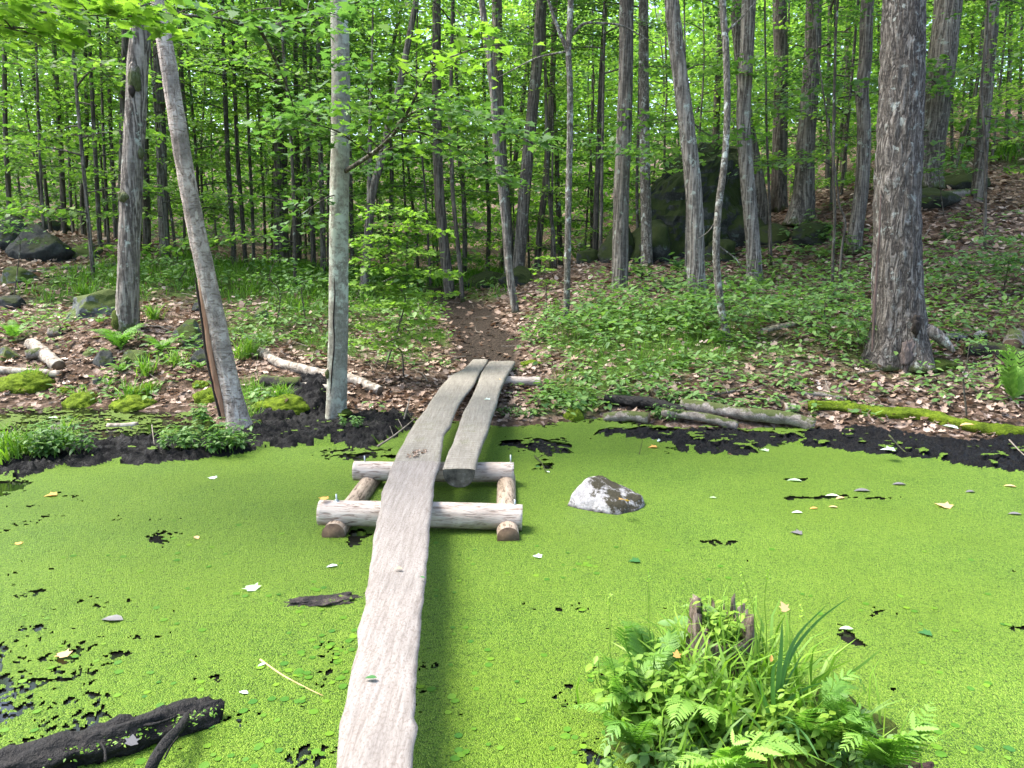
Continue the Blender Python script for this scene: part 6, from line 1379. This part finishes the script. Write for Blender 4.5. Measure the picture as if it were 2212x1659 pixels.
for i, q in enumerate([('tangled bright herbs covering the front of the rotten stump', 1560, 1470, 60, .22, .22, .05, .05), ('fresh herbs crowding the left of the stump below the fern', 1440, 1560, 60, .26, .26, .055, .1), ('herbs at the bottom edge in front of the stump clump', 1500, 1660, 50, .16, .34, .055, .05),
        ('leafy herbs sprouting out of the hollow top of the stump', 1556, 1395, 26, .20, .08, .045, .28), ('herbs right of the stump under the blue-green blades', 1680, 1600, 46, .2, .26, .05, .08), ('low herbs at the right end of the clump under the upright fern', 1860, 1660, 30, .14, .2, .045, .04)]):
    herb(q[0], q[1], q[2], q[3], q[4], q[5], q[6], 20 + i, z=q[7], tint=.72 if i != 1 else .5, mat='grass_lime' if i in (0, 1, 3, 4) else 'herb')
herb('big smooth pale leaves at the upper left of the stump', 1470, 1420, 3, .30, .03, .12, 40, z=.12, nl=6, mat='herb', tint=.8)
tuft('dense arching grass around the front of the rotten stump', 1570, 1530, 520, .36, 81, z=.06, spread=.15, wide=1.5, lean=.45, group='grasses of the stump clump', tint=.6)
tuft('arching grass left below the stump between the ferns', 1480, 1600, 220, .28, 82, z=.05, spread=.14, wide=1.3, lean=.4, group='grasses of the stump clump')
tuft('grass growing out of the top of the stump', 1556, 1400, 150, .22, 83, z=.26, spread=.06, wide=1.2, group='grasses of the stump clump', tint=.75)
tuft('grass right of the stump behind the blue-green blades', 1650, 1510, 160, .3, 84, z=.05, spread=.1, wide=1.2, lean=.3, group='grasses of the stump clump')
tuft('thin grass at the right end of the stump clump', 1800, 1620, 110, .26, 85, z=.03, spread=.12, wide=1.1, lean=.35, group='grasses of the stump clump')
# broad blue-green blades
bb = Pz(1676, 1585, .05); rt = thing('reed_grass', bb, 'tall broad blue-green grass blades rising right of the stump', 'reed grass', 'grasses of the stump clump')
def blade(root, pts, w, mat, name='blade', seed=0):
    n = 16; c = catmull([(0, 0, 0)] + [tuple(p) for p in pts], n); t = np.linspace(0, 1, n); ww = w * np.clip(np.sin(np.pi * (t * .86 + .14)) ** .7, .03, 1)
    T = np.gradient(c, axis=0); T /= np.linalg.norm(T, axis=1)[:, None]; s = np.cross(T, [0, 1., .35]); s /= np.linalg.norm(s, axis=1)[:, None]; nr = np.cross(s, T)
    V = np.concatenate([c - s * ww[:, None] / 2 + nr * ww[:, None] * .18, c, c + s * ww[:, None] / 2 + nr * ww[:, None] * .18]); i = np.arange(n - 1)
    F = np.concatenate([np.stack([i, i + n, i + n + 1, i + 1], -1), np.stack([i + n, i + 2 * n, i + 2 * n + 1, i + n + 1], -1)])
    return obj(name, mesh_np(name, V, [F], mat, True, tint=np.tile(.3 + .5 * t, 3)), root)
for i, (pts, w) in enumerate([([(1682, 1480, 2.85), (1688, 1400, 2.83), (1690, 1338, 2.82)], .022), ([(1690, 1470, 2.85), (1720, 1380, 2.85), (1790, 1303, 2.9)], .020), ([(1700, 1440, 2.9), (1760, 1350, 2.95), (1842, 1285, 3.0)], .020), ([(1690, 1530, 2.8), (1740, 1490, 2.8), (1800, 1468, 2.85)], .020),
        ([(1670, 1500, 2.75), (1672, 1440, 2.7), (1690, 1425, 2.7), (1722, 1440, 2.7)], .018), ([(1660, 1540, 2.75), (1640, 1480, 2.7), (1625, 1460, 2.65)], .016), ([(1700, 1560, 2.6), (1740, 1590, 2.5), (1770, 1640, 2.45)], .022), ([(1690, 1550, 2.7), (1720, 1570, 2.6), (1730, 1620, 2.5)], .022),
        ([(1690, 1500, 2.9), (1730, 1420, 2.95), (1745, 1400, 3.)], .012)]):
    blade(rt, [P(*q) - bb for q in pts], w, M['reed'], seed=i)
# thin flowering stalks
fs = Pz(1600, 1540, .05); ft = thing('flowering_grass', fs, 'thin tall seed stalks standing over the stump and its grass', 'flowering grass', 'grasses of the stump clump')
for i, pts in enumerate([[(1410, 1420, 3.), (1401, 1232, 3.)], [(1640, 1400, 3.), (1622, 1300, 3.), (1598, 1222, 3.)], [(1655, 1400, 3.), (1652, 1300, 2.95), (1660, 1232, 2.9)], [(1700, 1450, 2.9), (1705, 1320, 2.9), (1690, 1310, 2.9)], [(1330, 1450, 2.9), (1318, 1350, 2.9), (1316, 1280, 2.9)],
        [(1800, 1480, 2.7), (1760, 1380, 2.75), (1730, 1310, 2.8)], [(1640, 1450, 2.95), (1630, 1350, 2.95), (1628, 1290, 2.95)], [(1590, 1420, 3.0), (1600, 1330, 3.05), (1605, 1260, 3.05)]]):
    q = [P(*p) - fs for p in pts]; mb = MB(); base = Vector((q[0].x * .6, q[0].y * .5, 0))
    tube_into(mb, [base] + q, [.0022] + [.0018 - .0012 * j / len(q) for j in range(len(q))], seg=5, n=14, tint=.6)
    e = np.array(q[-1]); k_ = 9; rg = np.random.default_rng(i); pos = e + np.stack([rg.normal(0, .004, k_), rg.normal(0, .004, k_), -np.linspace(0, .05, k_)], -1)
    scatter(mb, KITE, pos, rotmats(rg.random(k_) * 6.28, rg.random(k_), rg.random(k_)), .012 * np.ones(k_), .9, 0)
    obj('stalk', mb.mesh('stalk', [M['grass_lime']]), ft)
# mossy wood piece at the bottom right
q = Pz(1985, 1665, 0.0); rock('driftwood', 'dark reddish rotten wood piece in the duckweed at the bottom right under the fern', Vector((q.x, q.y, -.01)), (.10, .06, .05), simple('reddish_rotten_wood', [(.3, (.012, .006, .005)), (.6, (.05, .026, .02)), (.8, (.12, .07, .055))], 18, bump=1., bd=.02), 77, 'driftwood', None, n=5, amp=.5)

# ------------------------------------------------------------------ leaves afloat and on the boards
def leaf(label, px, py, size, mat, tpl=MAPLE, z=.016, yaw=0, tilt=(0, 0), name='fallen_leaf', y=None, lift=0, tint=.5):
    c = Pz(px, py, z) if y is None else P(px, py, y); c.z += lift
    v = np.array(tpl[0], float).copy(); v[:, 1] -= .5; v *= size; v[:, 2] += size * .05 * np.sin(v[:, 1] / size * 3 + yaw) * .5 + size * .06 * np.abs(v[:, 0] / size) ** 1.5
    o = obj(name, mesh_np(name, v, [np.asarray(f) for f in tpl[1]], M[mat], False, tint=np.full(len(v), tint)), None, c, label, 'leaf', 'leaves lying on the pond and boards')
    o.rotation_euler = (tilt[0], tilt[1], yaw); return o
W_, PG, TN, OR, GY, GN = 'leaf_white', 'leaf_pale', 'leaf_tan', 'leaf_orange', 'leaf_grey', 'leaf_green'
for q in [('pale green star-shaped maple leaf on the duckweed left of the long plank', 541, 1270, .10, PG, MAPLE, .9), ('white upturned leaf on the duckweed below the left end of the near crossbeam', 717, 1223, .075, W_, OVATE, 1.9), ('small pinkish-white leaf left of the straw-coloured stalk', 526, 1496, .05, W_, OVATE, 1.3),
          ('tan maple leaf amid broken duckweed at the left edge', 134, 1414, .075, TN, MAPLE, 1.2), ('orange-tan maple leaf in the duckweed below the left mud spit', 109, 1070, .10, OR, MAPLE, 2.), ('long sodden grey leaf left of the mud-caked driftwood', 242, 1338, .13, GY, OVATE, 1.5),
          ('curled brown leaf in the left duckweed below the dark gap', 424, 1161, .075, TN, OVATE, .7), ('tiny orange leaf far left on the duckweed', 42, 1173, .05, OR, MAPLE, .2), ('pale leaf lying on the sunken end of the black log', 565, 1436, .04, W_, OVATE, 2.2),
          ('cream oak leaf on the open duckweed at the right', 2036, 1092, .13, TN, MAPLE, .5), ('silvery leaf right of the pale boulder, lower one', 1722, 1107, .085, W_, OVATE, 1.5), ('sodden grey leaf below the silvery one', 1720, 1151, .085, GY, MAPLE, 1.1), ('orange leaf right of the silvery leaf', 1758, 1098, .07, OR, OVATE, 1.7),
          ('tan leaf farther right of the silvery leaf', 1800, 1095, .07, TN, OVATE, 1.3), ('broad pale green leaf at the thin dark water gap', 1798, 1071, .12, PG, OVATE, 1.4), ('brown leaf overlapping the broad pale green one', 1815, 1076, .09, TN, OVATE, 1.9), ('oblong green leaf floating right behind the pale boulder', 1716, 1038, .13, PG, OVATE, 1.35),
          ('orange maple leaf on the duckweed before the right mud', 1410, 966, .10, OR, MAPLE, 1.6), ('white flower-like leaf before the right logs', 1416, 951, .09, W_, MAPLE, .4), ('upright curled tan leaf on the duckweed edge', 1578, 980, .08, TN, OVATE, .2), ('white-green leaf near the right mud edge', 1650, 973, .10, PG, MAPLE, 1.),
          ('big pale leaf over the black gap right of the reed blades', 1828, 1358, .075, PG, OVATE, 1.5), ('dark green maple leaf right of the black gap', 1998, 1368, .07, GN, MAPLE, 1.2), ('small white leaf on the duckweed right of the log frame', 1160, 1202, .065, W_, MAPLE, 1.2), ('dark green leaf on the duckweed below the pale boulder', 1370, 1212, .08, GN, MAPLE, 1.6),
          ('grey leaf at the right edge of the duckweed', 2192, 1110, .10, GY, OVATE, 1.4), ('flat grey leaf in the upper right duckweed', 1942, 1046, .12, GY, OVATE, 1.5), ('grey leaf left of the cream oak leaf', 1862, 1060, .14, GY, OVATE, 1.5), ('pale green leaf at the lower right above the upright fern', 1540, 1075, .06, PG, OVATE, 1.3),
          ('cream leaf at the top right of the duckweed', 2182, 1050, .10, TN, OVATE, 1.2), ('small grey leaf right of the flat grey one', 2096, 1062, .09, GY, OVATE, 1.7), ('white leaf left of the far crossbeam on the duckweed', 458, 1032, .08, W_, MAPLE, .8), ('round white-green leaf floating in the left pool', 112, 903, .15, PG, OVATE, 1.5),
          ('white leaf floating in the left pool right of the broken log', 305, 945, .14, W_, OVATE, 1.4), ('small tan leaf afloat at the far left pool edge', 232, 907, .08, TN, OVATE, 1.5), ('small white leaf near the right of the twig debris', 1183, 1019, .05, W_, OVATE, .8), ('green leaf behind the twig debris by the planks', 1160, 1008, .09, GN, OVATE, .4)]:
    leaf(q[0], q[1], q[2], q[3], q[4], q[5], yaw=q[6])
for q in [('white oak leaf in the middle of the right far plank', Z5(1130, 432), W_, MAPLE, .09, .40, 1.5), ('white leaf on the left far plank edge beside the gap', Z5(932, 437), W_, MAPLE, .07, .38, .6), ('tan-white leaf on the right far plank, nearer one', Z5(1025, 535), TN, MAPLE, .07, .37, 1.2), ('small green leaf right of the tan-white leaf on the board', Z5(1062, 534), GN, OVATE, .06, .375, 1.5),
          ('cream maple leaf on the left far plank', Z5(745, 580), TN, MAPLE, .08, .345, 1.3), ('orange leaf on the far left end of the left far plank', Z5(937, 300), OR, MAPLE, .08, .39, 1.), ('pale leaf near the far end of the right far plank', Z5(1200, 308), TN, MAPLE, .08, .42, .7),
          ('green leaf hanging on the right edge of the long plank', Z7(2163, 355), GN, OVATE, .035, .345, 1.), ('dark green curled leaf on the near part of the long plank', Z7(1900, 870), GN, OVATE, .05, .345, 1.6), ('pale straw bit on the long plank', Z7(2040, 310), TN, OVATE, .045, .345, 1.7)]:
    leaf(q[0], q[1][0], q[1][1], q[4], q[2], q[3], z=q[5], yaw=q[6])
leaf('orange leaf resting on the left end of the near crossbeam', 699, 1079, .07, OR, MAPLE, y=5.36, yaw=.5, lift=.01)
leaf('tan maple leaf stuck on the moss of the pale boulder', 1345, 1080, .09, OR, MAPLE, z=.17, yaw=2.2, tilt=(.4, .1), lift=.0)
leaf('cream leaf perched on a stalk tip right of the stump', 1692, 1310, .045, TN, MAPLE, y=2.9, yaw=.4, tilt=(.8, 0)); leaf('dry orange leaf caught in the herbs left of the stump', 1462, 1412, .035, OR, MAPLE, y=3.0, tilt=(.9, .2)); leaf('dry orange leaf caught in grass right of the stump', 1666, 1422, .03, OR, OVATE, y=2.95, tilt=(1.1, .2))
leaf('large white leaf lying at the mud top by the right mossy log', 2052, 922, .18, W_, OVATE, z=.2, yaw=.6); leaf('large tan leaf lying beside the white one on the right mossy log', 2090, 918, .17, TN, OVATE, z=.22, yaw=1.6)
leaf('pale grey oak leaf on the right black mud', 1918, 972, .14, W_, MAPLE, z=.12, yaw=1.2); leaf('grey curled leaf lying on the black log in the left foreground', 285, 1598, .05, GY, MAPLE, z=.13, yaw=.4, tilt=(.4, .3)); leaf('silvery blue leaf floating beside the black log', 240, 1576, .06, W_, MAPLE, z=.02, yaw=.4)
# debris in the rot pocket
mb = MB(); rg = np.random.default_rng(3); n = 46; cxy = np.array([tuple(pk)[:2]]); w = rg.random((n, 2)) * np.array([.10, .26]) - np.array([.05, .13]); w[:, 0] += w[:, 1] * .25
scatter(mb, DRY, np.c_[w, rg.random(n) * .006], rotmats(rg.random(n) * 6.28, rg.normal(0, .25, n), rg.normal(0, .25, n)), .025 * (.5 + rg.random(n)), np.clip(rg.normal(.4, .25, n), 0, 1))
ob_ = obj('leaf_debris', mb.mesh('leaf_debris', [M['dry']]), None, Vector((pk.x, pk.y, float(zz(Z5(700, 785)[1])) + .004)), 'brown leaf debris filling the rot pocket of the left far plank', 'leaf debris', kind='stuff')
# round floating pads
mb = MB(); rg = np.random.default_rng(31)
PAD = (np.array([(math.sin(a) * .5, math.cos(a) * .5 * 1.05 - (.12 if abs(a - math.pi) < .3 else 0) * -1, .0) for a in np.linspace(0, 2 * math.pi, 13)[:-1]]), [np.arange(12)[None]])
for px, py, rx, ry, n in [(690, 1450, 60, 50, 40), (740, 1370, 40, 40, 22), (330, 1450, 80, 40, 22), (200, 1560, 120, 50, 22), (480, 1330, 120, 60, 16), (690, 1300, 50, 16, 14), (1340, 1490, 80, 30, 14), (1240, 1560, 60, 60, 22), (1000, 1340, 60, 120, 24), (980, 1560, 60, 80, 26), (1260, 1230, 60, 16, 16),
                          (1120, 1240, 120, 60, 14), (1900, 1300, 200, 60, 22), (2100, 1460, 90, 120, 22), (60, 1330, 70, 80, 14), (600, 1200, 200, 60, 20), (640, 1560, 90, 60, 30), (2120, 1630, 80, 30, 16), (1540, 1240, 40, 20, 8), (300, 1200, 200, 60, 16), (460, 1620, 80, 30, 14)]:
    n = int(n * .75); w = rg.normal(0, 1, (n, 2)) * np.array([rx, ry]) + np.array([px, py]); pos = np.array([tuple(Pz(a, b, .014)) for a, b in w if b > 1120]); k_ = len(pos)
    scatter(mb, PAD, pos, rotmats(rg.random(k_) * 6.28, rg.normal(0, .04, k_), rg.normal(0, .04, k_)), .022 + .022 * rg.random(k_), np.clip(rg.normal(.55, .25, k_), 0, 1))
k = NT('round_pad_leaf'); k.col(k.ramp(k.attr('tint'), [(0, (.03, .10, .012)), (.5, (.05, .13, .010)), (1, (.11, .2, .014))])); k.rough(.35)
obj('floating_pads', mb.mesh('floating_pads', [k.m]), kind='stuff', label='small round floating pads scattered through the duckweed', cat='pond plants')
